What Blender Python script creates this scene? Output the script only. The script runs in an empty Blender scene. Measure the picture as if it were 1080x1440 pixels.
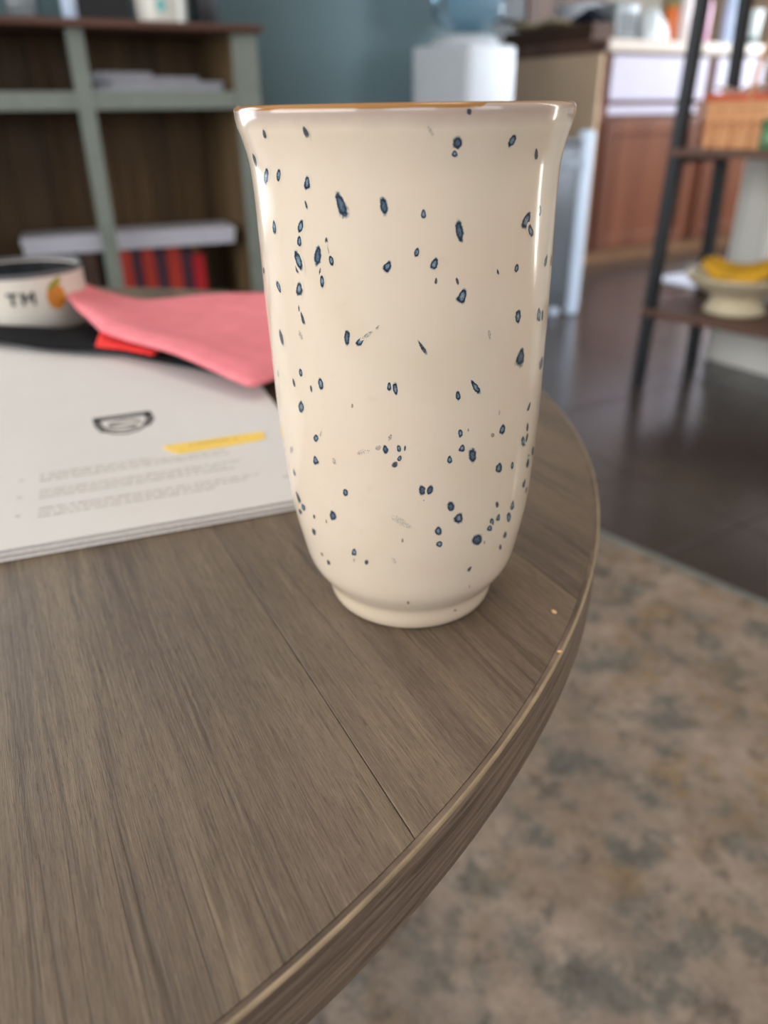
import bpy, bmesh, math, random
from math import sin, cos, pi, radians, atan2, hypot
from mathutils import Vector, Matrix
random.seed(7)
scene = bpy.context.scene
COL = scene.collection

# ------------------------------------------------------------------ camera
PITCH, ROLL = radians(27.5), radians(0.85)
CAM_Z, TABLE_Z = 0.66, 0.50
fw = Vector((0, cos(PITCH), -sin(PITCH)))
up0 = Vector((0, sin(PITCH), cos(PITCH)))
rt = cos(ROLL) * Vector((1, 0, 0)) - sin(ROLL) * up0
up = sin(ROLL) * Vector((1, 0, 0)) + cos(ROLL) * up0
cd = bpy.data.cameras.new('camera')
cam = bpy.data.objects.new('camera', cd)
COL.objects.link(cam)
cam.matrix_world = Matrix(((rt.x, up.x, -fw.x, 0), (rt.y, up.y, -fw.y, 0), (rt.z, up.z, -fw.z, CAM_Z), (0, 0, 0, 1)))
cd.sensor_fit = 'VERTICAL'
cd.sensor_height = 36.0
cd.lens = 1081 / 1440 * 36.0
cd.clip_start = 0.01
cd.dof.use_dof = True
cd.dof.focus_distance = 0.208
cd.dof.aperture_fstop = 8.7
scene.camera = cam

# ------------------------------------------------------------------ room frame: A runs along the walls to the right, B away
RA = radians(30)
def ab(a, b, z=0.0):
    return Vector((a * cos(RA) - b * sin(RA), a * sin(RA) + b * cos(RA), z))

# ------------------------------------------------------------------ world and light
world = bpy.data.worlds.new('sky')
scene.world = world
world.use_nodes = True
bg = world.node_tree.nodes['Background']
bg.inputs['Color'].default_value = (0.62, 0.78, 1.0, 1)
bg.inputs['Strength'].default_value = 1.0

def area(name, loc, direction, sx, sy, power, color):
    l = bpy.data.lights.new(name, 'AREA')
    l.shape = 'RECTANGLE'
    l.size, l.size_y = sx, sy
    l.energy = power
    l.color = color
    o = bpy.data.objects.new(name, l)
    COL.objects.link(o)
    d = Vector(direction).normalized()
    xax = d.cross(Vector((0, 0, 1))) if abs(d.z) < 0.9 else Vector((1, 0, 0))
    xax.normalize()
    yax = (-d).cross(xax)
    o.matrix_world = Matrix(((xax.x, yax.x, -d.x, loc[0]), (xax.y, yax.y, -d.y, loc[1]), (xax.z, yax.z, -d.z, loc[2]), (0, 0, 0, 1)))
    return o
Adir, Bdir = ab(1, 0), ab(0, 1)
# daylight entering through the windows, plus added fill lights
WB = 2.9          # teal back wall plane
area('daylight_bookcase_window', ab(-1.1, WB + 0.13, 1.2), -Bdir, 1.5, 1.9, 65, (0.86, 0.93, 1.0))
area('daylight_side_window', ab(1.964 + 0.14, -0.02, 1.15), -Adir, 0.16, 1.7, 15, (1.0, 0.97, 0.90))
area('daylight_rear_window', ab(-1.3, -2.35, 1.35), Bdir, 1.8, 1.5, 34, (0.90, 0.95, 1.0))
area('daylight_rear_window_right', ab(1.2, -2.35, 1.35), Bdir, 1.0, 1.5, 25, (0.90, 0.95, 1.0))
area('daylight_kitchen_window', ab(5.35, 2.0, 1.4), -Adir, 1.4, 1.2, 170, (0.85, 0.92, 1.0))
area('daylight_left_window', ab(-2.55, 0.45, 1.3), Adir, 3.3, 1.6, 140, (1.0, 0.975, 0.95))
area('dining_fill_light', ab(3.5, -2.35, 1.35), Bdir, 1.8, 1.5, 220, (0.88, 0.94, 1.0))  # unseen source, added to brighten the kitchen fronts, bin and floor
area('ceiling_fill_light', ab(0.6, 0.2, 2.42), (0, 0, -1), 0.5, 0.5, 8, (1.0, 0.86, 0.68))  # unseen light added as soft fill from the ceiling
scene.view_settings.view_transform = 'Standard'
scene.view_settings.look = 'None'
scene.view_settings.gamma = 1.0
scene.view_settings.use_curve_mapping = False
scene.view_settings.exposure = -0.50
scene.cycles.use_denoising = True
scene.cycles.max_bounces = 6
scene.cycles.diffuse_bounces = 3
scene.cycles.glossy_bounces = 3
scene.cycles.caustics_reflective = False
scene.cycles.caustics_refractive = False
scene.cycles.sample_clamp_indirect = 6.0

# ------------------------------------------------------------------ materials
def srgb(r, g, b):
    f = lambda c: (c / 255 / 12.92) if c / 255 <= 0.04045 else ((c / 255 + 0.055) / 1.055) ** 2.4
    return (f(r), f(g), f(b), 1.0)

class NT:
    def __init__(s, name):
        s.m = bpy.data.materials.new(name)
        s.m.use_nodes = True
        s.t = s.m.node_tree
        s.b = s.t.nodes['Principled BSDF']
        s.out = s.t.nodes['Material Output']
    def n(s, kind, **kw):
        x = s.t.nodes.new(kind)
        for k, v in kw.items():
            setattr(x, k, v)
        return x
    def l(s, a, b):
        s.t.links.new(a, b)
    def coord(s, scale=(1, 1, 1), loc=(0, 0, 0)):
        c = s.n('ShaderNodeTexCoord')
        m = s.n('ShaderNodeMapping')
        m.inputs['Scale'].default_value = scale
        m.inputs['Location'].default_value = loc
        s.l(c.outputs['Object'], m.inputs['Vector'])
        return m.outputs['Vector']
    def noise(s, vec, scale, detail=3.0, rough=0.55, dist=0.0):
        x = s.n('ShaderNodeTexNoise')
        x.inputs['Scale'].default_value = scale
        x.inputs['Detail'].default_value = detail
        x.inputs['Roughness'].default_value = rough
        x.inputs['Distortion'].default_value = dist
        if vec is not None:
            s.l(vec, x.inputs['Vector'])
        return x.outputs['Fac']
    def ramp(s, fac, stops):
        r = s.n('ShaderNodeValToRGB')
        e = r.color_ramp.elements
        while len(e) < len(stops):
            e.new(0.5)
        for i, (p, c) in enumerate(stops):
            e[i].position = p
            e[i].color = c if len(c) == 4 else (*c, 1)
        s.l(fac, r.inputs['Fac'])
        return r.outputs['Color']
    def mix(s, fac, a, b, mode='MIX'):
        x = s.n('ShaderNodeMix', data_type='RGBA', blend_type=mode)
        for sock, v in ((x.inputs[0], fac), (x.inputs[6], a), (x.inputs[7], b)):
            if hasattr(v, 'is_linked') or hasattr(v, 'node'):
                s.l(v, sock)
            else:
                sock.default_value = v
        return x.outputs[2]
    def math(s, op, a, b=0.0, c=None):
        x = s.n('ShaderNodeMath', operation=op)
        for i, v in enumerate((a, b) if c is None else (a, b, c)):
            if hasattr(v, 'node'):
                s.l(v, x.inputs[i])
            else:
                x.inputs[i].default_value = v
        return x.outputs[0]
    def bump(s, h, strength=0.2, dist=0.001):
        x = s.n('ShaderNodeBump')
        x.inputs['Strength'].default_value = strength
        x.inputs['Distance'].default_value = dist
        s.l(h, x.inputs['Height'])
        s.l(x.outputs['Normal'], s.b.inputs['Normal'])

_M = {}
def plain(name, c, rough=0.5, var=0.12, scale=18, metal=0.0, bump=0.0, spec=0.5, coat=0.0):
    """one colour with a soft procedural mottling"""
    if name in _M:
        return _M[name]
    k = NT(name)
    v = k.coord()
    f = k.noise(v, scale, 4)
    lo = tuple(x * (1 - var) for x in c[:3]) + (1,)
    hi = tuple(min(1, x * (1 + var)) for x in c[:3]) + (1,)
    k.l(k.ramp(f, [(0.3, lo), (0.7, hi)]), k.b.inputs['Base Color'])
    k.b.inputs['Roughness'].default_value = rough
    k.b.inputs['Metallic'].default_value = metal
    k.b.inputs['Specular IOR Level'].default_value = spec
    k.b.inputs['Coat Weight'].default_value = coat
    if bump:
        k.bump(k.noise(v, scale * 6, 4), bump, 0.002)
    _M[name] = k.m
    return k.m

def wood(name, dark, mid, light, scale=1.0, rough=0.5, axis='x', per_object=0.0, bump=0.15, spec=0.4):
    if name in _M:
        return _M[name]
    k = NT(name)
    st = {'x': (1.2, 26, 26), 'y': (26, 1.2, 26), 'z': (26, 26, 1.2)}[axis]
    v = k.coord(tuple(q * scale for q in st))
    if per_object:
        oi = k.n('ShaderNodeObjectInfo')
        ad = k.n('ShaderNodeVectorMath', operation='ADD')
        sc = k.n('ShaderNodeVectorMath', operation='SCALE')
        cb = k.n('ShaderNodeCombineXYZ')
        for i in range(3):
            k.l(oi.outputs['Random'], cb.inputs[i])
        k.l(cb.outputs[0], sc.inputs[0]); sc.inputs['Scale'].default_value = 37.0
        k.l(v, ad.inputs[0]); k.l(sc.outputs[0], ad.inputs[1])
        v = ad.outputs[0]
    f1 = k.noise(v, 1.0, 5, 0.6, 0.6)
    f2 = k.noise(v, 5.0, 4, 0.6)
    f = k.math('ADD', k.math('MULTIPLY', f1, 0.7), k.math('MULTIPLY', f2, 0.3))
    k.l(k.ramp(f, [(0.36, dark), (0.5, mid), (0.64, light)]), k.b.inputs['Base Color'])
    k.b.inputs['Roughness'].default_value = rough
    k.b.inputs['Specular IOR Level'].default_value = spec
    k.bump(f2, bump, 0.001)
    _M[name] = k.m
    return k.m

# ------------------------------------------------------------------ mesh helpers
class MB:
    def __init__(s):
        s.bm = bmesh.new()
    def box(s, x0, x1, y0, y1, z0, z1, bev=0.0, seg=2, mat=None):
        vs = [s.bm.verts.new((x, y, z)) for x in (x0, x1) for y in (y0, y1) for z in (z0, z1)]
        F = [(0, 1, 3, 2), (4, 6, 7, 5), (0, 4, 5, 1), (2, 3, 7, 6), (0, 2, 6, 4), (1, 5, 7, 3)]
        fs = [s.bm.faces.new([vs[i] for i in f]) for f in F]
        if mat is not None:
            for v in vs:
                v.co = mat @ v.co
        if bev:
            es = list({e for f in fs for e in f.edges})
            bmesh.ops.bevel(s.bm, geom=es, offset=bev, segments=seg, affect='EDGES', profile=0.6)
        return s
    def prism(s, pts, z0, z1, bev=0.0):
        lo = [s.bm.verts.new((p[0], p[1], z0)) for p in pts]
        hi = [s.bm.verts.new((p[0], p[1], z1)) for p in pts]
        n = len(pts)
        fs = [s.bm.faces.new(lo[::-1]), s.bm.faces.new(hi)]
        for i in range(n):
            fs.append(s.bm.faces.new((lo[i], lo[(i + 1) % n], hi[(i + 1) % n], hi[i])))
        if bev:
            bmesh.ops.bevel(s.bm, geom=[e for e in fs[1].edges], offset=bev, segments=1, affect='EDGES')
        return s
    def lathe(s, prof, n=40, c=(0, 0), sx=1.0, sy=1.0, closed=False):
        rings = []
        for r, z in prof:
            if r < 1e-6:
                rings.append([s.bm.verts.new((c[0], c[1], z))])
            else:
                rings.append([s.bm.verts.new((c[0] + sx * r * cos(2 * pi * i / n), c[1] + sy * r * sin(2 * pi * i / n), z)) for i in range(n)])
        pairs = list(zip(rings[:-1], rings[1:]))
        if closed:
            pairs.append((rings[-1], rings[0]))
        for p, q in pairs:
            for i in range(n):
                j = (i + 1) % n
                if len(p) == 1 and len(q) == 1:
                    continue
                if len(p) == 1:
                    s.bm.faces.new((p[0], q[j], q[i]))
                elif len(q) == 1:
                    s.bm.faces.new((p[i], p[j], q[0]))
                else:
                    s.bm.faces.new((p[i], p[j], q[j], q[i]))
        return s
    def tube(s, pts, rad, n=10, cap=True):
        pts = [Vector(p) for p in pts]
        rs = rad if isinstance(rad, (list, tuple)) else [rad] * len(pts)
        rings = []
        ref = Vector((0, 0, 1))
        for i, p in enumerate(pts):
            d = (pts[min(i + 1, len(pts) - 1)] - pts[max(i - 1, 0)]).normalized()
            if abs(d.dot(ref)) > 0.95:
                ref = Vector((1, 0, 0))
            a = d.cross(ref).normalized()
            b = d.cross(a)
            rings.append([s.bm.verts.new(p + rs[i] * (cos(2 * pi * k / n) * a + sin(2 * pi * k / n) * b)) for k in range(n)])
        for p, q in zip(rings[:-1], rings[1:]):
            for k in range(n):
                s.bm.faces.new((p[k], p[(k + 1) % n], q[(k + 1) % n], q[k]))
        if cap:
            s.bm.faces.new(rings[0]); s.bm.faces.new(rings[-1][::-1])
        return s
    def build(s, name, mat, parent=None, smooth=False, loc=None, rz=0.0):
        bmesh.ops.recalc_face_normals(s.bm, faces=s.bm.faces)
        me = bpy.data.meshes.new(name)
        s.bm.to_mesh(me)
        s.bm.free()
        if smooth:
            for p in me.polygons:
                p.use_smooth = True
            if smooth != 'all':
                try:
                    me.set_sharp_from_angle(angle=radians(35))
                except Exception:
                    pass
        if mat:
            me.materials.append(mat)
        o = bpy.data.objects.new(name, me)
        COL.objects.link(o)
        if parent:
            o.parent = parent
        if loc is not None:
            o.location = loc
        o.rotation_euler.z = rz
        return o

def tag(o, label, cat, group=None):
    o['label'] = label
    o['category'] = cat
    if group:
        o['group'] = group
    return o
def empty(name, loc=(0, 0, 0), rz=0.0):
    o = bpy.data.objects.new(name, None)
    o.empty_display_size = 0.05
    COL.objects.link(o)
    o.location = loc
    o.rotation_euler.z = rz
    return o
def struct(o):
    o['kind'] = 'structure'
    return o
def copy_tree(o, parent=None):
    c = o.copy()
    COL.objects.link(c)
    c.parent = parent
    for ch in [x for x in COL.objects if x.parent == o]:
        copy_tree(ch, c)
    return c
def pchip(xk, yk):
    n = len(xk)
    h = [xk[i + 1] - xk[i] for i in range(n - 1)]
    d = [(yk[i + 1] - yk[i]) / h[i] for i in range(n - 1)]
    m = [0.0] * n
    for i in range(1, n - 1):
        if d[i - 1] * d[i] > 0:
            w1, w2 = 2 * h[i] + h[i - 1], h[i] + 2 * h[i - 1]
            m[i] = (w1 + w2) / (w1 / d[i - 1] + w2 / d[i])
    m[0], m[-1] = d[0], d[-1]
    def f(x):
        i = 0
        while i < n - 2 and x > xk[i + 1]:
            i += 1
        t = (x - xk[i]) / h[i]
        return ((2 * t**3 - 3 * t**2 + 1) * yk[i] + (t**3 - 2 * t**2 + t) * h[i] * m[i]
                + (-2 * t**3 + 3 * t**2) * yk[i + 1] + (t**3 - t**2) * h[i] * m[i + 1])
    return f
def text_obj(body, size, mat, parent, matrix, extrude=0.0):
    cu = bpy.data.curves.new('lettering', 'FONT')
    cu.body = body
    cu.size = size
    cu.extrude = extrude
    cu.align_x = 'CENTER'
    tmp = bpy.data.objects.new('tmp_text', cu)
    COL.objects.link(tmp)
    bpy.context.view_layer.update()
    me = bpy.data.meshes.new_from_object(tmp.evaluated_get(bpy.context.evaluated_depsgraph_get()))
    bpy.data.objects.remove(tmp)
    me.name = 'lettering'
    me.materials.clear()
    me.materials.append(mat)
    o = bpy.data.objects.new('lettering', me)
    COL.objects.link(o)
    o.parent = parent
    o.matrix_local = matrix
    return o

# ================================================================== THE SETTING
# ---- floor: dark large-format tiles on a slab
A0, A1, B0, B1 = -2.4, 5.2, -2.2, 4.8
m_grout = plain('grout', srgb(52, 45, 40), 0.8)
k = NT('floor_tile')
v = k.coord((1, 1, 1))
oi = k.n('ShaderNodeObjectInfo')
f = k.noise(v, 5, 5, 0.6)
c = k.ramp(f, [(0.3, srgb(68, 60, 57)), (0.7, srgb(84, 75, 72))])
k.l(k.mix(k.math('MULTIPLY', oi.outputs['Random'], 0.25), c, srgb(70, 60, 56)), k.b.inputs['Base Color'])
k.b.inputs['Roughness'].default_value = 0.22
k.b.inputs['Specular IOR Level'].default_value = 0.7
k.bump(k.noise(v, 14, 4), 0.08, 0.002)
m_tile = k.m
floor = struct(MB().box(A0, A1, B0, B1, -0.06, -0.006).build('floor', m_grout, rz=RA))
TS = 0.6
tile_me = None
ia = 0
aa = 0.72 + 0.36 - 0.6 * 7
ta = A0
a_lines = [A0] + [x for x in [0.55 + TS * q for q in range(-6, 9)] if A0 + 0.05 < x < A1 - 0.05] + [A1]
b_lines = [B0] + [x for x in [0.72 + TS * q for q in range(-6, 9)] if B0 + 0.05 < x < B1 - 0.05] + [B1]
shared = {}
for i in range(len(a_lines) - 1):
    for j in range(len(b_lines) - 1):
        w, d = a_lines[i + 1] - a_lines[i], b_lines[j + 1] - b_lines[j]
        key = (round(w, 3), round(d, 3))
        if key not in shared:
            o = MB().box(0.0015, w - 0.0015, 0.0015, d - 0.0015, -0.006, 0.0, bev=0.001, seg=1).build('tile', m_tile, floor)
            shared[key] = o.data
        else:
            o = bpy.data.objects.new('tile', shared[key])
            COL.objects.link(o)
            o.parent = floor
        o.location = (a_lines[i], b_lines[j], 0)

# ---- walls, as boxes in the room frame
m_teal = plain('teal_paint', srgb(92, 116, 122), 0.6, 0.04, 6)
m_white = plain('white_paint', srgb(242, 240, 232), 0.45, 0.03, 8)
m_beige = plain('beige_paint', srgb(196, 172, 146), 0.6, 0.05, 6)
m_frame = plain('window_frame_paint', srgb(232, 232, 230), 0.4, 0.02)
def wall(name, boxes, mat):
    m = MB()
    for bx in boxes:
        m.box(*bx)
    return struct(m.build(name, mat, rz=RA))
WB2 = WB + 0.12
# teal wall behind the bookcase, with a tall window left of the bookcase
wall('wall_back', [(A0, -1.9, WB, WB2, 0, 2.45), (-0.3, 2.22, WB, WB2, 0, 2.45), (-1.9, -0.3, WB, WB2, 0, 0.2), (-1.9, -0.3, WB, WB2, 2.2, 2.45)], m_teal)
# right wall, with a slim tall window
wall_right = wall('wall_right', [(1.964, 2.07, B0, -0.11, 0, 2.45), (1.964, 2.07, 0.07, 1.445, 0, 2.45), (1.964, 2.07, -0.11, 0.07, 0, 0.25), (1.964, 2.07, -0.11, 0.07, 2.05, 2.45)], m_beige)
wall('wall_left', [(A0 - 0.1, A0, B0, -1.2, 0, 2.45), (A0 - 0.1, A0, 2.15, WB2, 0, 2.45), (A0 - 0.1, A0, -1.2, 2.15, 0, 0.45), (A0 - 0.1, A0, -1.2, 2.15, 2.15, 2.45)], m_teal)
wall('wall_front', [(A0, A1, B0 - 0.1, B0, 0, 0.55), (A0, A1, B0 - 0.1, B0, 2.15, 2.45), (A0, -2.25, B0 - 0.1, B0, 0.55, 2.15), (-0.35, 0.65, B0 - 0.1, B0, 0.55, 2.15), (1.75, 2.55, B0 - 0.1, B0, 0.55, 2.15), (4.45, A1, B0 - 0.1, B0, 0.55, 2.15)], m_beige)
wall('wall_kitchen_back', [(A0, A1, B1, B1 + 0.1, 0, 2.45)], m_white)
wall('wall_kitchen_right', [(A1, A1 + 0.1, B0, 1.25, 0, 2.45), (A1, A1 + 0.1, 2.75, B1, 0, 2.45), (A1, A1 + 0.1, 1.25, 2.75, 0, 0.75), (A1, A1 + 0.1, 1.25, 2.75, 2.05, 2.45)], m_beige)
struct(MB().box(A0 - 0.1, A1 + 0.1, B0 - 0.1, B1 + 0.1, 2.45, 2.52).build('ceiling', plain('ceiling_paint', srgb(236, 234, 228), 0.8, 0.02), rz=RA))

k = NT('window_glass')
tr = k.n('ShaderNodeBsdfTransparent'); gl = k.n('ShaderNodeBsdfGlossy'); mx = k.n('ShaderNodeMixShader')
gl.inputs['Roughness'].default_value = 0.02
fr = k.n('ShaderNodeFresnel'); fr.inputs['IOR'].default_value = 1.45
k.l(k.math('MULTIPLY', fr.outputs[0], 0.6), mx.inputs[0]); k.l(tr.outputs[0], mx.inputs[1]); k.l(gl.outputs[0], mx.inputs[2])
k.l(mx.outputs[0], k.out.inputs['Surface'])
m_pane = k.m
def window(n, along, p0, p1, q, z0, z1, bars=1):
    """along 'A': spans a=p0..p1 at b=q; along 'B': spans b=p0..p1 at a=q"""
    t = 0.035
    def bx(m, s0, s1, d0, d1, za, zb):
        m.box(s0, s1, d0, d1, za, zb) if along == 'A' else m.box(d0, d1, s0, s1, za, zb)
    root = empty('window_%d' % n, (0, 0, 0), RA)
    struct(root)
    m = MB()
    bx(m, p0, p1, q - 0.02, q + 0.04, z0, z0 + t); bx(m, p0, p1, q - 0.02, q + 0.04, z1 - t, z1)
    bx(m, p0, p0 + t, q - 0.02, q + 0.04, z0 + t, z1 - t); bx(m, p1 - t, p1, q - 0.02, q + 0.04, z0 + t, z1 - t)
    m.build('window_frame', m_frame, root)
    for i in range(bars + 1):
        s0 = p0 + t + (p1 - p0 - 2 * t) * i / (bars + 1)
        s1 = p0 + t + (p1 - p0 - 2 * t) * (i + 1) / (bars + 1)
        if i:
            m = MB(); bx(m, s0 - 0.012, s0 + 0.012, q - 0.015, q + 0.03, z0 + t, z1 - t); m.build('mullion', m_frame, root)
        m = MB(); bx(m, s0 + 0.012, s1 - 0.012, q + 0.004, q + 0.008, z0 + t, z1 - t); m.build('pane', m_pane, root)
window(1, 'A', -1.9, -0.3, WB + 0.05, 0.2, 2.2)
window(2, 'B', -0.11, 0.07, 1.964 + 0.05, 0.25, 2.05, 0)
window(3, 'A', -2.25, -0.35, B0 - 0.06, 0.55, 2.15)
window(4, 'A', 0.65, 1.75, B0 - 0.06, 0.55, 2.15)
window(7, 'B', -1.2, 2.15, A0 - 0.06, 0.45, 2.15, 2)
window(6, 'A', 2.55, 4.45, B0 - 0.06, 0.55, 2.15)  # unseen opening, added for the dining-side fill light
window(5, 'B', 1.25, 2.75, A1 + 0.05, 0.75, 2.05)

# ---- white wainscot boards on the right wall, with cap rail and base board
nb = 14
bw = (1.445 - 0.12) / nb
bd = None
for i in range(nb):
    if bd is None:
        bd = MB().box(0.0015, bw - 0.0015, 0, 0.012, 0, 0.64, bev=0.002, seg=1).build('wainscot_board', m_white, wall_right)
        o = bd
    else:
        o = bd.copy(); COL.objects.link(o)
    o.rotation_euler.z = pi / 2
    o.location = (1.964, 0.12 + i * bw, 0.0)
struct(MB().box(1.938, 1.952, 0.12, 1.445, 0.0, 0.10, bev=0.003).build('baseboard_right', m_white, rz=RA))
struct(MB().box(1.935, 1.964, 0.12, 1.445, 0.64, 0.67, bev=0.004).build('trim_1', m_white, rz=RA))
struct(MB().box(-0.28, 2.22, WB - 0.014, WB, 0.0, 0.09, bev=0.003).build('baseboard_back', m_white, rz=RA))

# ---- unseen ceiling fixture, added to go with the fill light set up above
lp = empty('fill_fixture', ab(0.6, 0.2, 2.37))
MB().lathe([(0.0, 0.08), (0.33, 0.08), (0.33, 0.0), (0.31, 0.0), (0.31, 0.06), (0.0, 0.06)], 40).build('fill_light_shade', m_white, lp, True)
tag(lp, 'flat round white fixture, unseen, added for fill light above the coffee table', 'lamp')

# ================================================================== RUG
k = NT('rug_pile')
v = k.coord()
f1 = k.noise(v, 8.0, 7, 0.72, 0.0)
f2 = k.noise(k.coord(loc=(3.1, 1.7, 0)), 15.0, 6, 0.72, 0.0)
f3 = k.noise(k.coord(loc=(-5, 8, 0)), 3.2, 4, 0.6)
base = k.ramp(f1, [(0.32, srgb(122, 108, 97)), (0.5, srgb(162, 145, 131)), (0.68, srgb(190, 170, 155))])
teal = k.ramp(f2, [(0.50, (0, 0, 0)), (0.60, (0.85, 0.85, 0.85))])
c = k.mix(teal, base, srgb(86, 94, 92))
f4 = k.noise(k.coord(loc=(9, -4, 0)), 14.0, 6, 0.72, 0.0)
och = k.math('MULTIPLY', k.ramp(f4, [(0.49, (0, 0, 0)), (0.60, (1, 1, 1))]), k.ramp(f3, [(0.42, (0, 0, 0)), (0.55, (0.7, 0.7, 0.7))]))
c = k.mix(och, c, srgb(160, 128, 86))
f5 = k.noise(k.coord(loc=(-2, 3, 0)), 22.0, 5, 0.7, 0.0)
c = k.mix(k.ramp(f5, [(0.54, (0, 0, 0)), (0.64, (0.7, 0.7, 0.7))]), c, srgb(66, 60, 56))
f6 = k.noise(v, 60.0, 4, 0.7)
c = k.mix(0.35, c, k.ramp(f6, [(0.3, srgb(96, 86, 78)), (0.7, srgb(176, 162, 148))]))
k.l(c, k.b.inputs['Base Color'])
k.b.inputs['Roughness'].default_value = 0.95
k.b.inputs['Specular IOR Level'].default_value = 0.1
k.bump(k.noise(v, 420.0, 3, 0.7), 0.6, 0.004)
rug_dir = Vector((0.648, -0.762))               # direction of the edge in view
rug_ang = atan2(rug_dir.y, rug_dir.x)
rug = empty('rug', (0.474, 1.052, 0.0), rug_ang)
MB().box(-0.9, 1.5, -1.75, -0.012, 0.0005, 0.009, bev=0.003).build('pile', k.m, rug)
bind = plain('rug_binding', srgb(118, 118, 112), 0.9, 0.15, 60)
m = MB()
m.tube([(-0.9, -0.008, 0.0072), (1.5, -0.008, 0.0072)], 0.0066, 8)
m.build('bound_edge', bind, rug, True)
tag(rug, 'distressed beige, teal and ochre area rug under the round coffee table', 'rug')

# ================================================================== COFFEE TABLE
TC = Vector((-0.318, 0.4047)); TR = 0.4265; TH = 0.0225
gr_ang = atan2(0.895, -0.445)
table = empty('coffee_table', (TC.x, TC.y, 0.0), gr_ang)
k = NT('table_laminate')
def grain_vec(scale):
    v = k.coord(scale)
    oi = k.n('ShaderNodeObjectInfo'); cb = k.n('ShaderNodeCombineXYZ'); ad = k.n('ShaderNodeVectorMath', operation='ADD')
    k.l(k.math('MULTIPLY', oi.outputs['Random'], 31.0), cb.inputs[0]); k.l(k.math('MULTIPLY', oi.outputs['Random'], 17.0), cb.inputs[1])
    k.l(v, ad.inputs[0]); k.l(cb.outputs[0], ad.inputs[1])
    return ad.outputs[0]
g1 = k.noise(grain_vec((3.0, 30, 10)), 1.0, 4, 0.6, 1.0)        # broad figure
g2 = k.noise(grain_vec((11, 480, 40)), 1.0, 6, 0.75, 1.4)         # streaks
g3 = k.noise(grain_vec((90, 1900, 200)), 1.0, 4, 0.8, 1.2)        # fibres
c1 = k.ramp(g1, [(0.30, srgb(91, 76, 65)), (0.46, srgb(110, 94, 79)), (0.56, srgb(120, 103, 84)), (0.70, srgb(137, 120, 96))])
c2 = k.ramp(g2, [(0.30, srgb(70, 57, 47)), (0.44, srgb(104, 88, 74)), (0.56, srgb(118, 102, 85)), (0.72, srgb(146, 129, 108))])
c = k.mix(0.5, c1, c2)
c = k.mix(k.ramp(g3, [(0.36, (0.75, 0.75, 0.75)), (0.50, (0, 0, 0))]), c, srgb(78, 65, 54))
c = k.mix(k.ramp(g3, [(0.54, (0, 0, 0)), (0.68, (0.4, 0.4, 0.4))]), c, srgb(150, 134, 114))
g6 = k.noise(grain_vec((1.4, 26, 10)), 1.0, 3, 0.6, 1.5)
bundle = k.math('MULTIPLY', k.ramp(g6, [(0.52, (0, 0, 0)), (0.60, (1, 1, 1)), (0.66, (0, 0, 0))]), k.ramp(g2, [(0.40, (1, 1, 1)), (0.60, (0.1, 0.1, 0.1))]))
c = k.mix(k.math('MULTIPLY', bundle, 0.6), c, srgb(66, 53, 44))
# a few dark cracks that run with the grain
g4 = k.noise(grain_vec((2.2, 75, 10)), 1.0, 2, 0.5, 1.2)
crack = k.ramp(g4, [(0.475, (0, 0, 0)), (0.5, (0.8, 0.8, 0.8)), (0.525, (0, 0, 0))])
g5 = k.noise(grain_vec((6, 9, 10)), 1.0, 2)
crack = k.math('MULTIPLY', crack, k.ramp(g5, [(0.5, (0, 0, 0)), (0.62, (1, 1, 1))]))
c = k.mix(crack, c, srgb(66, 54, 44))
k.l(c, k.b.inputs['Base Color'])
k.b.inputs['Roughness'].default_value = 0.42
k.b.inputs['Specular IOR Level'].default_value = 0.4
hgt = k.math('SUBTRACT', k.math('ADD', k.math('MULTIPLY', g2, 0.6), k.math('MULTIPLY', g3, 0.5)), k.math('MULTIPLY', crack, 0.8))
k.bump(hgt, 0.6, 0.0006)
m_lam = k.m
# planks: strips of the disc, seams run along the grain (local x)
n_grain = Vector((0.895, 0.445))                # world normal of the seams; local y = -n_grain
seam_w = 0.0645
off0 = seam_w - TC.dot(n_grain)                 # seam offset seen from the table centre
PW = 0.104
seams = sorted([-(off0 + PW * q) for q in range(-8, 8) if abs(off0 + PW * q) < TR - 0.02])
RP = TR - 0.0025
ys = [-RP] + seams + [RP]
for i in range(len(ys) - 1):
    y0, y1 = ys[i] + (0.00010 if i else 0), ys[i + 1] - (0.00010 if i < len(ys) - 2 else 0)
    N = 36
    pts = [(math.sqrt(max(0, RP**2 - (y0 + (y1 - y0) * q / N)**2)), y0 + (y1 - y0) * q / N) for q in range(N + 1)]
    pts += [(-x, y) for x, y in reversed(pts)]
    out = []
    for p in pts:
        if not out or hypot(p[0] - out[-1][0], p[1] - out[-1][1]) > 1e-4:
            out.append(p)
    if hypot(out[0][0] - out[-1][0], out[0][1] - out[-1][1]) < 1e-4:
        out.pop()
    MB().prism(out, TABLE_Z - 0.006, TABLE_Z, bev=0.00025).build('plank', m_lam, table)
m_core = plain('table_core', srgb(62, 50, 40), 0.7)
MB().lathe([(0, TABLE_Z - TH), (TR - 0.003, TABLE_Z - TH), (TR - 0.003, TABLE_Z - 0.0062), (0, TABLE_Z - 0.0062)], 160).build('core', m_core, table)
k = NT('edge_band')
c = k.n('ShaderNodeTexCoord'); sp = k.n('ShaderNodeSeparateXYZ'); k.l(c.outputs['Object'], sp.inputs[0])
at = k.math('ARCTAN2', sp.outputs[1], sp.outputs[0])
cb = k.n('ShaderNodeCombineXYZ'); k.l(k.math('MULTIPLY', at, 9.0), cb.inputs[0]); k.l(k.math('MULTIPLY', sp.outputs[2], 420.0), cb.inputs[1])
e1 = k.noise(cb.outputs[0], 1.0, 5, 0.65, 0.8)
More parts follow.
